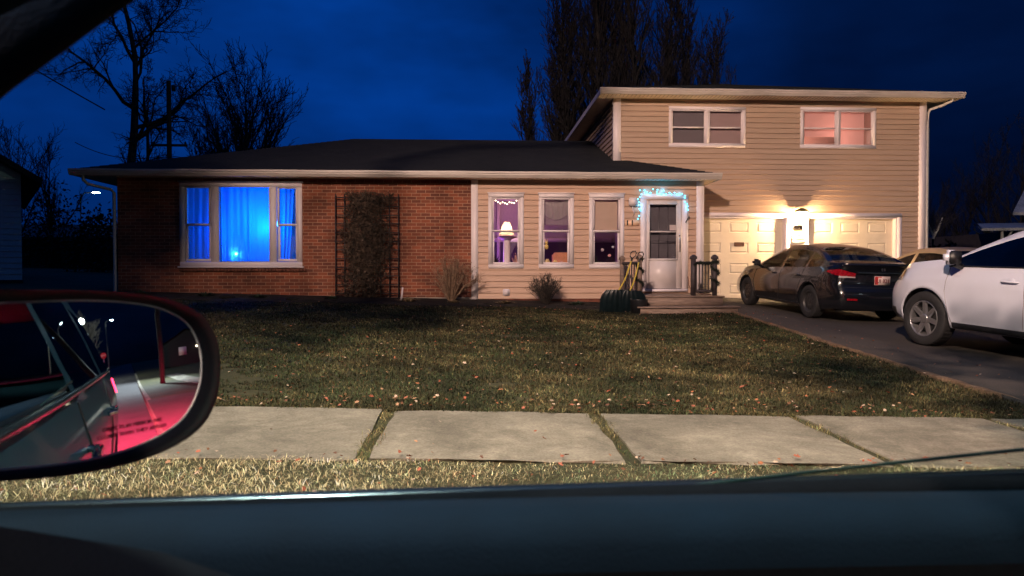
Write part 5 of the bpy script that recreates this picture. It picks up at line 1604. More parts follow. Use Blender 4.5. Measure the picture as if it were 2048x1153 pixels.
# ================================================================== grass and leaves
def noise2(x, y, seed):
    r_ = np.random.RandomState(seed); v = 0
    for k in range(7):
        a = r_.uniform(0, 6.28); f = .5*1.7**k; ph = r_.uniform(0, 6.28)
        v = v + np.sin((x*np.cos(a)+y*np.sin(a))*f + ph + 1.3*np.sin((y*np.cos(a)-x*np.sin(a))*f*.7+ph*2))/(1.25**k)
    return v/3.2
gx = np.array(xs_rng(-30, 30, .5)); gyv = np.array([a for a, b in GP]); gzv = np.array([b for a, b in GP])
def Gn(x, y): return np.interp(y, gyv, gzv) - .025*np.clip(x, -26, 26) - .09*np.clip((y-12)/3.5, 0, 1)*np.clip((40-y)/15, 0, 1)*np.clip((4.9-x)/1.4, 0, 1)
def blades(name, n, xr_, yr_, hmin, hmax, wd, keep, label, seed, straw=.5, lit_gain=1.0):
    r_ = np.random.RandomState(seed)
    # more blades near the camera
    u = r_.rand(n); y = yr_[0] + (yr_[1]-yr_[0])*u**1.45
    x = r_.uniform(xr_[0], xr_[1], n)
    k = keep(x, y); x, y = x[k], y[k]; n = len(x)
    z = Gn(x, y)
    cl = noise2(x, y, 3); fine = noise2(x*6, y*6, 4)
    far = np.clip(y/9, .6, 2.0)
    h = r_.uniform(hmin, hmax, n)*(1+.35*cl)
    az = r_.uniform(0, 2*np.pi, n); lean = r_.uniform(.4, 2.6, n)
    w = wd*far*r_.uniform(.6, 1.3, n)
    dx, dy = np.cos(az), np.sin(az)
    b0 = np.stack([x-dy*w, y+dx*w, z], 1); b1 = np.stack([x+dy*w, y-dx*w, z], 1)
    m0 = np.stack([x-dy*w*.8+dx*h*lean*.35, y+dx*w*.8+dy*h*lean*.35, z+h*.62], 1); m1 = np.stack([x+dy*w*.8+dx*h*lean*.35, y-dx*w*.8+dy*h*lean*.35, z+h*.62], 1)
    tp = np.stack([x+dx*h*lean, y+dy*h*lean, z+h*np.clip(1.15-lean*.35, .3, 1)], 1)
    V = np.stack([b0, b1, m0, m1, tp], 1).reshape(-1, 3)
    me = bpy.data.meshes.new(name)
    me.vertices.add(n*5); me.vertices.foreach_set('co', V.ravel())
    base = (np.arange(n)*5)[:, None]
    quads = (base+np.array([0, 1, 3, 2])); tris = (base+np.array([2, 3, 4]))
    loops = np.concatenate([quads, tris], 1).ravel()
    me.loops.add(n*7); me.loops.foreach_set('vertex_index', loops.astype(np.int32))
    me.polygons.add(n*2)
    ls = (np.arange(n)*7)[:, None] + np.array([0, 4]); me.polygons.foreach_set('loop_start', ls.ravel().astype(np.int32))
    me.update(calc_edges=True)
    # blade colour: dead straw and living green in patches, scaled for lamplight on the verge
    s_ = np.clip(straw + .55*cl + .35*fine + r_.normal(0, .28, n), 0, 1)[:, None]
    green = np.array([.046, .068, .028]); strw = np.array([.26, .205, .095]); brn = np.array([.11, .065, .03])
    col = green*(1-s_)+strw*s_
    bmask = (r_.rand(n) < .12)[:, None]; col = np.where(bmask, brn, col)*(np.exp(r_.normal(0, .45, n))*lit_gain)[:, None]
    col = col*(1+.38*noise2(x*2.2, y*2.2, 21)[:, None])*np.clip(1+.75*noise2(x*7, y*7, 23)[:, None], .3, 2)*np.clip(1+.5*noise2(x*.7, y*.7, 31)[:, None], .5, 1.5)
    if lit_gain > 1.2: col = col*np.array([.92, 1.0, 1.25])
    col = np.concatenate([np.clip(col, .004, .8), np.ones((n, 1))], 1)
    ca = me.color_attributes.new('tint', 'FLOAT_COLOR', 'POINT')
    ca.data.foreach_set('color', np.repeat(col, 5, 0).astype(np.float32).ravel())
    me.materials.append(M['blade_g'])
    o = bpy.data.objects.new(name, me); C.objects.link(o)
    tag(o, label, 'grass', None, 'stuff')
    return o
M['blade_g'] = attr_mat('grass_blades', .8)
JXa = np.array(JX)
def near_joint(x, y):
    i = np.clip(np.searchsorted(JXa, x), 1, len(JXa)-1)
    return np.minimum(np.abs(x-JXa[i]), np.abs(x-JXa[i-1]))
blades('verge_grass', 130000, (-4.5, 5.2), (1.5, 4.36), .012, .036, .0024, lambda x, y: (y < 4.26+.06*noise2(x*3, y, 9)+.05*noise2(x*14, y, 19)) & (x < 4.6), 'short mown straw-green grass on the verge between kerb and sidewalk', 1, .72, 2.8)  # verge blades coloured paler and brighter to stand for the nearer lamplight
blades('joint_grass', 60000, (-4.5, 4.8), (4.2, 5.8), .012, .045, .0026, lambda x, y: near_joint(x, y) < .045+.055*noise2(x*2, y*6, 5)+.02*noise2(x*9, y*9, 2), 'grass and moss grown into the joints of the sidewalk', 2, .35)
def lawnkeep(x, y):
    e = 4.95+(y-5.7)*.043
    return (y > 5.70+.06*noise2(x*3, y, 8)+.05*noise2(x*13, y, 18)) & (noise2(x*3.1, y*3.1, 41) > -1.0+.35*np.sin(x*2)) & (x < e-.02+.03*noise2(x, y*4, 6)) & ~((y > 14.75) & (x > 3.3)) & ~((y > 15.75+.14*np.sin(x*1.7)))
blades('lawn_grass', 400000, (-9.5, 5.8), (5.6, 16.0), .014, .044, .0040, lawnkeep, 'patchy autumn lawn, green and straw, in front of the house', 3, .19, .46)
def leaves(name, n, label, seed):
    r_ = random.Random(seed); mb = MB(); cols = []
    k = 0
    while k < n:
        y = 2.4+13.4*r_.random()**1.1; x = r_.uniform(-8, 6)
        if r_.random() < .13: y = r_.choice([5.76, 5.92, 4.2])+r_.gauss(0, .05)+abs(r_.gauss(0, .12))
        if abs(x) > y*.85+.5: continue
        if 4.3 < y < 5.66 and r_.random() < .95: continue
        if y > 6.1 and float(noise2(np.array([x*1.3]), np.array([y*1.3]), 12)[0]) < r_.uniform(-1.0, .35): continue
        if y > 5.66 and y < 5.95 or r_.random() < .75: pass
        else: continue
        k += 1
        s_ = r_.uniform(.009, .021)*(1.25 if r_.random() < .1 else 1); a = r_.uniform(0, 6.28)
        q = Vector((x, y, G(x, y)+(.035 if not 4.3 < y < 5.66 else .045)+r_.uniform(0, .02)))
        T = Matrix.Translation(q) @ Matrix.Rotation(a, 4, 'Z') @ Matrix.Rotation(r_.uniform(-.7, .7), 4, 'X') @ Matrix.Rotation(r_.uniform(-.5, .5), 4, 'Y')
        P = [(-1.1, 0, 0), (-.5, -.55, .15), (-.1, -.35, .05), (.25, -.8, .2), (.45, -.3, .1), (1, 0, .05), (.45, .3, .1), (.25, .8, .25), (-.1, .35, .05), (-.5, .55, .2)]
        mb.poly([T @ Vector((p[0]*s_, p[1]*s_, p[2]*s_)) for p in P])
        cols.append(r_.choice([(.30, .12, .06), (.26, .08, .045), (.34, .20, .12), (.42, .32, .24), (.14, .07, .04), (.30, .11, .07), (.12, .06, .04)]))
    o = mb.build(name, M['blade_g'])
    ca = o.data.color_attributes.new('tint', 'FLOAT_COLOR', 'POINT')
    arr = []
    for c_ in cols: arr += [c_[0], c_[1], c_[2], 1]*10
    ca.data.foreach_set('color', arr)
    tag(o, label, 'leaves', None, 'stuff')
leaves('fallen_leaves', 2700, 'curled dry leaves scattered over lawn, verge and sidewalk', 8)

# ================================================================== surroundings
# left neighbour: pale gable wall, white picket fence
M['tealwall'] = pbr('pale_neighbour_siding', (.40, .62, .66), .6, .06, 3)
nh = emp('neighbour_house', (-11.95, 20, .9), R(33), 'neighbouring house at the left edge with a pale gable wall', 'house', 'other houses on the street')
Nm = Matrix.Translation((11.95, -20, -.9))
mb = MB()
def nw(x, y, z): return Nm @ Vector((x, y, z))
xr0, xr1 = -20.0, -11.95
apx = (xr0+xr1)/2
yy = 20.0
cs = xs_rng(1.1, 3.95, .15)
for a, b in zip(cs, cs[1:]): mb.quad(nw(xr0, yy-.012, a), nw(xr1, yy-.012, a), nw(xr1, yy, b), nw(xr0, yy, b))
mb.poly([nw(xr0, yy, 3.95), nw(xr1, yy, 3.95), nw(apx, yy, 3.95+4.02*.62)])
mb.quad(nw(xr1, yy, .4), nw(xr1, yy+9, .4), nw(xr1, yy+9, 3.95), nw(xr1, yy, 3.95))
mb.build('wall', M['tealwall'], nh)
mb = MB(); mb.box(xr0, xr1+.02, yy-.02, yy+.02, .3, 1.1, Nm); mb.build('footing', M['dark'], nh)
mb = MB()
for sx, xe in ((1, xr1+.45), (-1, xr0-.45)):
    za = 3.95+4.02*.62+.1; ze = za-(abs(xe-apx))*.62
    p = [nw(apx, yy-.45, za), nw(xe, yy-.45, ze), nw(xe, yy+9.3, ze), nw(apx, yy+9.3, za)]
    mb.poly(p if sx > 0 else p[::-1]); mb.poly([q-Vector((0, 0, .16)) for q in (p[::-1] if sx > 0 else p)])
    mb.quad(p[0], p[1], p[1]-Vector((0, 0, .16)), p[0]-Vector((0, 0, .16))); mb.quad(p[1], p[2], p[2]-Vector((0, 0, .16)), p[1]-Vector((0, 0, .16)))
mb.build('roof', M['shingle'], nh)
pf = emp('picket_fence', (-11.9, 18.9, .9), R(33), 'pale picket fence low in front of the neighbouring gable wall', 'fence')
mb = MB(); mb.box(-5, .0, -.02, .02, -.05, .01); mb.box(-5, .0, -.02, .02, .35, .41); mb.build('rail', M['tealwall'], pf)
mb = MB()
for k in range(40):
    x = -5+.125*k; mb.poly([(x-.04, -.03, -.35), (x+.04, -.03, -.35), (x+.04, -.03, .52), (x, -.03, .60), (x-.04, -.03, .52)])
    mb.box(x-.04, x+.04, -.029, -.021, -.35, .52)
mb.build('pickets', M['tealwall'], pf)
# carport and a far house with windows behind, left
fh = emp('far_house', (-26, 46, 1.2), 0, 'dim far house with a low roof and dull windows at the far left', 'house', 'other houses on the street')
mb = MB(); mb.box(-5, 9, 0, 6, -.6, 2.2); mb.build('wall', M['dimhouse'] if 'dimhouse' in M else pbr('far_house_wall', (.08, .10, .11), .7, .1, 3), fh)
mb = MB(); mb.poly([(-6, -1, 2.2), (10, -1, 2.2), (10, 3, 3.2), (-6, 3, 3.2)]); mb.poly([(-6, -1, 2.08), (-6, -1, 2.2), (10, -1, 2.2), (10, -1, 2.08)][::-1]); mb.poly([(-6, 7, 2.2), (10, 7, 2.2), (10, 3, 3.2), (-6, 3, 3.2)]); mb.build('roof', pbr('far_roof', (.06, .07, .08), .7, .1, 3), fh)
for i, (x, w_) in enumerate(((-3.4, .5), (-1.6, 1.0), (1.2, 1.9), (3.9, .7))):
    mb = MB(); frame_rect(mb, x-w_/2-.08, x+w_/2+.08, .3, 1.75, .08, -.06, -.0); wv = mb.build('window', pbr('far_frame', (.2, .24, .25), .6, .1, 4), fh)
    pane(x-w_/2, x+w_/2, .38, 1.67, -.03, wv, pbr('far_window_glass', (.05, .07, .08), .15, .2, 4))
# right neighbour: pale, frosted roof edges
M['frostroof'] = ground_mat('frosted_shingles', ((.22, .24, .24), (.36, .38, .38), (.55, .56, .56)), (1.5, 12), .5)
rh = emp('white_roofed_house', (27.9, 33, 1.2), 0, 'low house at the right edge with a pale frosted roof', 'house', 'other houses on the street')
mb = MB(); mb.box(-1.6, 8, .8, 8, -1.2, 2.1); mb.build('wall', pbr('brown_wall', (.07, .06, .06), .8, .2, 3), rh)
mb = MB()
mb.poly([(-4.6, -.6, 2.12), (8, -.6, 2.35), (8, 2.5, 2.75), (-2.6, 2.5, 2.55)]); mb.poly([(-4.6, -.6, 2.0), (8, -.6, 2.2), (8, -.6, 2.35), (-4.6, -.6, 2.12)])
mb.poly([(-4.6, -.6, 2.0), (-2.6, 2.5, 2.4), (8, 2.5, 2.6), (8, -.6, 2.2)][::1])
mb.build('porch_roof', M['frostroof'], rh)
mb = MB(); mb.poly([(-1.9, 1.0, 3.0), (8, 1.0, 3.0), (8, 4.5, 5.2), (1.6, 4.5, 4.9)]); mb.poly([(-1.9, 1.0, 2.86), (8, 1, 2.86), (8, 1.0, 3.0), (-1.9, 1.0, 3.0)]); mb.build('roof', M['frostroof'], rh)
mb = MB()
for x in (-3.4, 1.2): mb.tube([(x, -.3, -1.2), (x, -.3, 2.05)], .07, 6); mb.tube([(x, -.3, 1.3), (x+.5, -.3, 2.05)], .05, 5)
mb.build('porch_post', M['frostroof'], rh)
# birch stems beside the tall wing
bz = aty(1865, 490, 26); e = emp('birch_tree', (bz.x, 26, G(bz.x, 26)), 0, 'small pale forked birch just right of the tall wing', 'tree')
mb = MB(); h0 = aty(1863, 470, 26).z-G(bz.x, 26)
mb.tube([(0, 0, 0), (-.03, 0, h0*.6), (.02, 0, h0-.15)], [.08, .07, .05], 7); mb.tube([(.02, 0, h0-.15), (.04, 0, h0), (.05, 0, h0+.32)], [.05, .04, .03], 6); mb.tube([(.02, 0, h0-.1), (.2, 0, h0+.2), (.36, 0, h0+.62)], [.045, .04, .02], 6); mb.tube([(.0, 0, h0+.0), (-.12, 0, h0+.3), (-.2, 0, h0+.5)], [.03, .02, .01], 6)
mb.build('trunk', pbr('birch_bark', (.42, .42, .40), .7, .3, 12), e)
mb = MB(); rg = random.Random(5)
for k in range(60):
    b = Vector((rg.uniform(-.2, .4), rg.uniform(-.2, .2), h0+rg.uniform(.1, .6))); d = Vector((rg.gauss(0, .4), rg.gauss(0, .4), rg.uniform(.2, .8)))
    mb.tube([b, b+d], [.012, .005], 3, False)
mb.build('crown', M['twig'], e)
# utility poles and wires behind the roof
def upole(x, y, h, r, label, arm=True):
    e = emp('utility_pole', (x, y, G(x, y)), 0, label, 'utility pole', 'utility poles behind the house')
    mb = MB(); mb.tube([(0, 0, 0), (0, 0, h)], [r*1.2, r], 8); mb.build('pole', M['polewood'], e)
    if arm:
        mb = MB(); mb.bbox(-.9, .9, -.06, .06, h-3.3, h-3.18, .01); mb.build('crossarm', M['polewood'], e)
        for sx in (-.8, 0, .8):
            q = MB(); q.lathe([(.05, 0), (.07, .05), (.04, .1), (.001, .16)], 8, Matrix.Translation((sx, 0, h-3.18))); q.build('insulator', M['black'], e)
        mb = MB(); mb.lathe([(.001, 0), (.10, 0), (.10, .28), (.001, .32)], 12, Matrix.Translation((.24, 0, h-.5))); mb.build('insulator', M['black'], e)
    return e
M['polewood'] = pbr('pole_wood', (.06, .045, .035), .85, .3, 6)
upole(-15.4, 38, 9.7, .12, 'thick utility pole with a crossarm behind the left part of the roof')
upole(-18.2, 42, 8.6, .08, 'thin utility pole left of the thick one, beside the big crooked tree', False)
def wire(p, q, sag, label, r=.02):
    mb = MB(); p, q = Vector(p), Vector(q)
    c0 = (p+q)/2
    mb.tube([p.lerp(q, k/18)-c0-Vector((0, 0, sag*4*(k/18)*(1-k/18))) for k in range(19)], r, 4)
    o = mb.build('overhead_wire', M['black']); o.location = c0; tag(o, label, 'wire', 'overhead wires')
wire((-34, 30, 21.0), aty(210, 220, 36), .6, 'overhead wire running down from the car pillar to the big crooked tree', .03)
wire((-15.4, 38, 7.3), aty(150, 285, 40), .5, 'overhead wire running left from the thick utility pole', .02)
wire((-15.4, 38, 7.2), (-4, 60, 10), .5, 'overhead wire running right from the thick utility pole', .02)

# ---- street lamps (lit)
def lamp_post(x, y, h, arm, label, st, rad=.16, light=None, name='street_lamp'):
    e = emp(name, (x, y, G(x, y)), 0, label, 'street lamp', 'lit street lamps')
    mb = MB(); mb.tube([(0, 0, 0), (0, 0, h-.4), (arm[0]*.3, arm[1]*.3, h-.05), (arm[0], arm[1], h)], [.09, .07, .05, .04], 8); mb.build('post', M['lamppost'], e)
    mb = MB(); mb.bbox(arm[0]-.14, arm[0]+.34, arm[1]-.13, arm[1]+.13, h-.03, h+.08, .03); mb.build('lamp_head', M['lamppost'], e)
    mb = MB(); mb.lathe([(.001, -.06), (rad*.7, -.04), (rad, 0)], 12, Matrix.Translation((arm[0]+.1, arm[1], h-.03))); mb.build('lens', st, e)
    return e
M['lamppost'] = pbr('lamp_post_metal', (.18, .19, .19), .5, .1, 6)
M['lampglow'] = emit('street_lamp_lens', (.75, .95, 1.0), 60)
M['lampglow_far'] = emit('far_lamp_lens', (.65, .95, 1.0), 45)
q = aty(192, 385, 60)
lamp_post(q.x-1.2, 60, q.z-G(q.x, 60), (1.1, 0), 'far lit street lamp seen under the left eave', M['lampglow_far'], .30)
# the lamp that lights the street and the front of the house stands behind the camera
KL = Vector((-4.2, -5.2, 9.6))
kl = lamp_post(-6.0, -9.8, 9.6-G(-6, -9.8), (1.8, 4.6), 'tall street lamp across the road, lighting the front of the house', M['lampglow'], .2)
LOC = Vector((1.9, 4.6, 9.5-G(-6, -9.8)))
kspot = spot('lamp_light', (0, 0, 0), (0, 0, -1), 37000, (1.0, .69, .54), 84, 1.0, .22, kl)
kspot.location = LOC
aim = Vector((8.6, 17, 1.2)) - (Vector((-6.0, -9.8, G(-6, -9.8))) + LOC)
kspot.rotation_euler = aim.to_track_quat('-Z', 'Y').to_euler()
nl = lamp_post(-3.4, 2.1, 7.9, (1.5, .5), 'cool white street lamp on the near verge, above the left end of the picture', M['lampglow'], .2)
spot('lamp_light', (1.6, .5, 7.75), (3.2, 1.6, 0), 2300, (.92, 1.0, .82), 120, .9, .2, nl)
# lamps that only the mirror sees, further down the road
for i, (x, y, h, lb) in enumerate(((17, -10, 7.5, 'lit street lamp across the road, nearest behind the parked car'), (31, 3.4, 8, 'lit street lamp on the near verge down the road'), (46, -9.0, 9.5, 'lit street lamp across the road, further down'), (62, -3, 9, 'lit street lamp at the bend of the road'), (36, 14, 7, 'lit street lamp beside the side street'), (80, -16, 9, 'farthest lit street lamp'))):
    lamp_post(x, y, h, (-.8, 1.2 if y < 0 else -1.2), lb, M['lampglow'], .26)
spot('road_light', (-.8, -1.2, 7.7), (-3.0, -4.5, 0), 15000, (.85, .95, 1.0), 118, .7, .2, bpy.data.objects['street_lamp.004'])

# ================================================================== street seen in the mirror
tree('bare_tree', 52, -5.8, 6.4, .3, FAN, 71, 'lamp-lit bare tree standing down the road, seen in the mirror', 'bare trees down the road')
point('tree_glow', (0, 0, 0), 2600, (.95, 1.0, .8), .3, None).location = (43.5, -5.5, 7.5)
bpy.data.objects['tree_glow'].parent = bpy.data.objects['street_lamp.005']; bpy.data.objects['tree_glow'].location = (-.6, 4.2, 7.4)
e = upole(25, 3.0, 12, .17, 'wooden utility pole on the verge behind the parked car, seen in the mirror', False)
for i, (x, y, lb) in enumerate(((60, 10, 'dark house down the road with a lit porch lamp'), (40, 26, 'white house beside the side street, seen in the mirror'))):
    hh = emp('street_house', (x, y, .2), 0, lb, 'house', 'other houses on the street')
    mb = MB(); mb.box(-4, 4, -4, 4, -.5, 3); mb.poly([(-4, -4, 3), (-4, 4, 3), (-4, 0, 4.6)]); mb.build('wall', M['white'] if i else M['dark'], hh)
    mb = MB(); mb.quad((-4.4, -4.5, 2.8), (4.4, -4.5, 2.8), (4.4, 0, 4.75), (-4.4, 0, 4.75)); mb.quad((-4.4, 4.5, 2.8), (-4.4, 0, 4.75), (4.4, 0, 4.75), (4.4, 4.5, 2.8)); mb.build('roof', M['shingle'], hh)
    mb = MB(); frame_rect(mb, -4.08, -4.0, 1, 2.2, .01, -1.2, .2); mb.build('window_frame', M['white'], hh)
    mb = MB(); mb.ball((-4.2, 1.6, 2.0), .13, 8); mb.build('porch_bulb', M['warm_dot'], hh)
ss = emp('stop_sign', (46, -2.6, 0), 0, 'red octagonal stop sign on a pale post down the road', 'sign')
mb = MB(); mb.tube([(0, 0, 0), (0, 0, 2.6)], .05, 6); mb.build('post', M['white'], ss)
mb = MB(); mb.lathe([(.001, .02), (.38, .02), (.38, -.02)], 8, Matrix.Translation((-.06, 0, 2.4)) @ Matrix.Rotation(R(-90), 4, 'Y') @ Matrix.Rotation(R(22.5), 4, 'Z'), False); mb.build('plate', pbr('stop_red', (.6, .02, .03), .4, .05, 9), ss)
text('STOP', .24, (-.09, 0, 2.4), (R(90), 0, R(-90)), M['white'], ss, .002)

# ================================================================== our own car: door, pillar and wing mirror
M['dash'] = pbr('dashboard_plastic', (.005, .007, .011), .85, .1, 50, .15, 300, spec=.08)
M['padm'] = pbr('door_pad_plastic', (.003, .012, .026), .85, .10, 14, .2, 500, spec=.12)
M['greyblue'] = pbr('dark_teal_paint', (.020, .060, .085), .36, .05, 6, coat=.6, metal=.3)
CX, CY, CA = .47, -.31, 0.0
oc = emp('car', (CX, CY, 0), R(180+CA), 'dark car whose door sill, pillar and wing mirror fill the near edge', 'car')
own = Car(top=[(2.42, .92), (2.3, 1.04), (2.05, 1.10), (1.6, 1.15), (1.25, 1.20), (.98, 1.37), (.72, 1.545), (.42, 1.68), (0, 1.76), (-.6, 1.78), (-1.5, 1.75), (-2.05, 1.66), (-2.2, 1.45), (-2.3, 1.2), (-2.4, 1.1)],
          belt=[(2.42, .84), (2.2, .96), (1.8, 1.04), (1.2, 1.10), (0, 1.125), (-1.2, 1.15), (-2.4, 1.18)],
          W=.94, xr=-2.36, xf=2.34, axles=(1.46, -1.36), rt=.36, sill=.28, wroof=.66,
          prof_r=[(.3, 0), (.5, .08), (.7, .05), (1, .0), (1.6, -.1)], prof_f=[(.3, -.05), (.45, .07), (.7, .08), (.9, .02), (1.1, -.1)],
          wins=[(-2.0, -1.22), (-1.12, -.12), (-.04, 1.08)], glass_f=(.40, 1.22), glass_r=(-2.34, -2.06), open_wins=((2, -1),))
own.build_body(M['greyblue'], oc, M['carglass'], M['black'], glass_side=M['carglassdark'])
for sy in (1, -1):
    for x in own.axles: wheel(oc, x, sy*(own.W-.13), own.rt, .225, sy, 'alloy', 7)
for sy in (-1,):
    own.side_line([(-.08, 1.10), (-.10, .7), (-.08, .36)], sy, M['black'], oc, 'door_gap')
    own.side_line([(-1.17, 1.12), (-1.1, .85), (-.95, .6), (-.93, .36)], sy, M['black'], oc, 'door_gap')
    for hx in (.02, -1.05):
        y = own.side_y(hx, .95)
        mb = MB(); mb.tube([(hx-.02, sy*y, .96), (hx, sy*(y+.035), .96), (hx+.18, sy*(y+.035), .96), (hx+.22, sy*y, .96)], [.012, .015, .015, .012], 8); mb.build('door_handle', M['chrome'], oc)
    mb = MB(); mb.tube([(x, sy*(own.side_y(x, own.belt(x))+.0), own.belt(x)+.006) for x in xs_rng(-2.05, 1.15, .08)], .012, 8); mb.build('belt_moulding', M['chromedark'], oc)
# tail lamps (lit: the brakes are on)
M['brake'] = emit('brake_lamp', (1.0, .03, .09), 9)
for sy in (1, -1):
    mb = MB(); rows = []
    for z in (.98, 1.02, 1.06, 1.10):
        rows.append([own.pt_end(-1.98-.36*k/5, sy*(own.side_y(-1.98-.36*k/5, z)+.012), z) for k in range(6)] + [(own.rear_x(y, z)-.012, sy*y, z) for y in (.78, .70, .62)])
    mb.grid(rows); mb.build('tail_light', M['brake'], oc)
point('brake_glow', (-2.75, .62, .95), 15, (1.0, .02, .09), .08, oc); point('brake_glow', (-2.75, -.62, .95), 22, (1.0, .02, .09), .08, oc)
for sy in (1, -1):
    o_ = spot('brake_beam', (-2.48, sy*.78, 1.0), (-4.6, sy*1.2, 0), 42000, (1.0, .03, .11), 62, .8, .06, oc)
# interior of the passenger door: local +X is forward, -Y is the near side window
mb = MB()
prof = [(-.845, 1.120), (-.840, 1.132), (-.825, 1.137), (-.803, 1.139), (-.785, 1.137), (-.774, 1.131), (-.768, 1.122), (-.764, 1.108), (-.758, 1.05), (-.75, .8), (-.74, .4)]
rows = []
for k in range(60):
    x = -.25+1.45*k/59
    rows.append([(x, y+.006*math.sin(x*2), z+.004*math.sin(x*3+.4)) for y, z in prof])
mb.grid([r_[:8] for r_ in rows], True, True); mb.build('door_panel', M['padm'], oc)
mb = MB(); mb.grid([r_[7:] for r_ in rows], True, True); mb.build('door_panel_shaded', M['dash'], oc)  # lower face of the same panel, its shade put into a darker material
mb = MB()
rows = []
for k in range(40):
    x = -.10+1.2*k/39
    rows.append([(x, y, z+own.belt(x)-1.12) for y, z in ((-.838, 1.120), (-.842, 1.132), (-.852, 1.140), (-.862, 1.134), (-.866, 1.10))])
mb.grid(rows, True, True); mb.build('window_seal', M['dash'], oc)
# partly lowered window glass
M['doorglass'] = glassm('door_glass', (.80, .90, .86), 1.0, 0)
M['glassedge'] = pbr('glass_edge', (.02, .05, .05), .25, .1, 5)
def gl_pt(x, z): return (x, -.8575, z)
top_e = [(-.13, 1.174), (-.05, 1.169), (.02, 1.163), (.10, 1.156), (.2, 1.147), (.27, 1.140), (.33, 1.133), (.37, 1.127), (.43, 1.118), (.5, 1.105)]
mb = MB(); mb.grid([[gl_pt(x, z) for x, z in top_e], [gl_pt(x, 1.125) if z > 1.127 else gl_pt(x, z-.004) for x, z in top_e]]); mb.build('door_glass', M['doorglass'], oc)
mb = MB(); mb.tube([gl_pt(x, z) for x, z in top_e], .0016, 6); mb.build('glass_edge', M['glassedge'], oc)
# A-pillar trim and dashboard end
mb = MB()
line = [(1.13, -.86, 1.165), (.945, -.85, 1.29), (.775, -.83, 1.42), (.68, -.81, 1.478), (.475, -.77, 1.59), (.2, -.72, 1.68), (-.3, -.68, 1.72)]
rows = []
for i, p in enumerate(line):
    p = Vector(p); d = (Vector(line[min(i+1, 6)])-Vector(line[max(i-1, 0)])).normalized()
    b = Vector((0, 1, 0)); a = d.cross(b).normalized()
    if a.z < 0: a = -a
    rows.append([p + a*(.065-.065*math.cos(t)) + b*(.025*math.sin(t)+.02) for t in [2*PI*k/18 for k in range(18)]])
mb.grid(rows, True, False, True); mb.build('pillar_trim', M['dash'], oc)
mb = MB()
rows = []
for y in xs_rng(-.715, .715, .11):
    rows.append([(1.25, y, 1.12), (1.05, y, 1.165), (.85, y, 1.178), (.72, y, 1.162), (.64, y, 1.147), (.58, y, 1.125), (.545, y, 1.08), (.56, y, .8), (.6, y, .5)])
mb.grid(rows); mb.poly(rows[0]); mb.poly(rows[-1][::-1]); mb.build('dashboard', M['dash'], oc)
M['fill_screen'] = emit('fill_screen_glow', (.12, .62, .85), 2.0)  # unseen glowing panel added to throw teal light on the door
mb = MB(); mb.bbox(.56, .585, -.12, .12, .98, 1.12, .006); e = mb.build('fill_screen_bezel', M['dash'], oc)
mb = MB(); mb.quad((.558, -.105, .99), (.558, .105, .99), (.558, .105, 1.11), (.558, -.105, 1.11)); mb.build('fill_screen', M['fill_screen'], e)
spot('pad_fill_light', (.80, -.745, 1.52), (.30, -.79, 1.14), 3.0, (.12, .52, 1.0), 90, 1.0, .05, oc)  # added blue fill on the door pad, no real lamp here

# --- wing mirror
vp = (262, 722)
d1 = ray(*vp).normalized()
want = Vector((1, .0, .004)).normalized()
nrm = (want-d1).normalized()
P0 = aty(150, 765, .70)
tt = (P0-Vector((0, 0, CZ))).dot(nrm)/d1.dot(nrm)
Pv = Vector((0, 0, CZ)) + d1*tt
RS = 1.25
Cs = Pv - nrm*RS
def on_sphere(u, v, rad=RS):
    d = ray(u, v).normalized(); o = Vector((0, 0, CZ))-Cs
    b = o.dot(d); c_ = o.dot(o)-rad*rad
    return Vector((0, 0, CZ)) + d*(-b-math.sqrt(max(0, b*b-c_)))
def smooth_loop(pts, n):
    m = len(pts); out = []
    for k in range(n):
        t = k/n*m; i = int(t); f = t-i
        p = [Vector(pts[(i+j-1) % m]) for j in range(4)]
        out.append(.5*((2*p[1]) + (p[2]-p[0])*f + (2*p[0]-5*p[1]+4*p[2]-p[3])*f*f + (3*p[1]-p[0]-3*p[2]+p[3])*f**3))
    return out
gl_o = [(-25, 612), (60, 604), (170, 601), (260, 606), (325, 619), (372, 646), (397, 690), (403, 740), (393, 790), (365, 838), (318, 872), (245, 903), (150, 925), (50, 936), (-30, 938), (-72, 905), (-85, 780), (-72, 650)]
ho_o = [(-40, 583), (60, 580), (170, 581), (275, 588), (350, 602), (405, 632), (434, 680), (441, 738), (434, 795), (408, 848), (355, 890), (270, 925), (165, 948), (50, 960), (-50, 962), (-110, 920), (-125, 780), (-110, 630)]
GL = smooth_loop(gl_o, 72); HO = smooth_loop(ho_o, 72)
wm = emp('side_mirror', (0, 0, 0)); wm.parent = oc
wm.matrix_parent_inverse = (Matrix.Translation((CX, CY, 0)) @ Matrix.Rotation(R(180+CA), 4, 'Z')).inverted()
cen = Vector((150, 770))
mb = MB()
rows = []
for j in range(1, 13):
    f = j/12
    rows.append([on_sphere(*(cen.lerp(q, f))) for q in GL])
mb.grid(rows, True, False, True)
n0 = len(mb.v)
ctr = on_sphere(*cen); mb.v.append(tuple(ctr))
for k in range(72):
    mb.f.append((n0, k, (k+1) % 72)); mb.sm.append(True); mb.mi.append(0)
mm_ = newmat('mirror_glass'); t_ = NT(mm_)
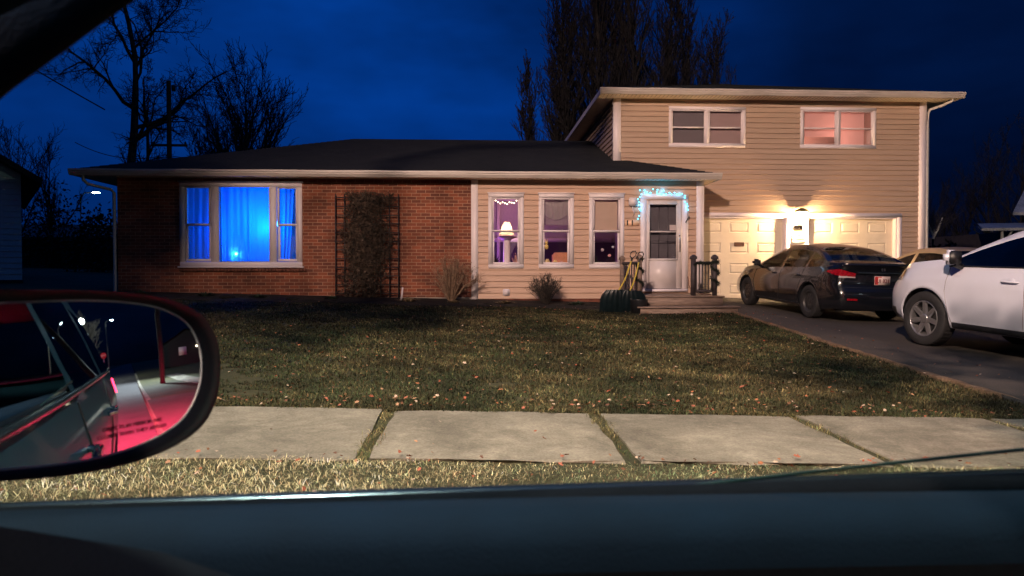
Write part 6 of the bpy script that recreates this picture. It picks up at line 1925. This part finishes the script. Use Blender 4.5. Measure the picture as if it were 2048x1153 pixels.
g_ = t_.n('ShaderNodeBsdfGlossy', {'Color': (.86, .92, .95, 1), 'Roughness': 0.0}); t_.n('ShaderNodeOutputMaterial', {'Surface': g_.outputs[0]})
mir = mb.build('glass', mm_, wm, True)
# bezel: from the glass rim out to the lip, then back round the shell
gl3 = [on_sphere(*q) for q in GL]
mb = MB(); mb.tube(gl3 + [gl3[0]], .0013, 5); mb.build('glass_rim', M['rimgrey'] if 'rimgrey' in M else pbr('glass_rim_grey', (.35, .4, .42), .3, .1, 6), wm)
lip = [on_sphere(*q, RS+.003) for q in HO]; inl = [on_sphere(*(GL[i].lerp(HO[i], .10)), RS+.0015) for i in range(72)]
axis = -nrm
cc = sum(lip, Vector())/72
rows = [[g+axis*.001 for g in gl3], inl, [l+axis*.0 for l in lip]]
M['shellm'] = pbr('mirror_shell_black', (.006, .008, .012), .35, .1, 30, 0, spec=.25)
mb = MB(); mb.grid(rows, True, True, True); mb.build('bezel', M['shellm'], wm)
rows = []
for s_, dd in ((1.0, 0), (1.004, .006), (.995, .03), (.95, .06), (.85, .09), (.7, .11), (.45, .125), (.05, .132)):
    rows.append([cc+(l-cc)*s_+axis*dd for l in lip])
mb = MB(); mb.grid(rows, True, True, True); mb.build('shell', M['shellm'], wm)
mb = MB(); mb.tube([cc+(lip[0]-cc)*.3+axis*.06, Vector((cc.x-.12, .60, cc.z-.05)), Vector((cc.x-.10, .52, cc.z-.09))], [.03, .035, .04], 8); mb.build('mirror_foot', M['shellm'], wm)
M['etch'] = pbr('etched_letters', (.10, .02, .03), .8, .1, 30)
# the etched warning, low on the glass
def on_glass_text(s_, u, v, size):
    p = on_sphere(u, v, RS+.0006); n_ = (p-Cs).normalized()
    xax = Vector((0, 0, 1)).cross(n_).normalized(); yax = n_.cross(xax)
    e_ = text(s_, size, (0, 0, 0), (0, 0, 0), M['etch'], wm, .0001, 'warning_lettering', .0)
    e_.matrix_local = Matrix.Translation(p) @ Matrix((xax, yax, n_)).transposed().to_4x4()
on_glass_text('OBJECTS IN MIRROR ARE', 268, 850, .0056)
on_glass_text('CLOSER THAN THEY APPEAR', 268, 864, .0056)
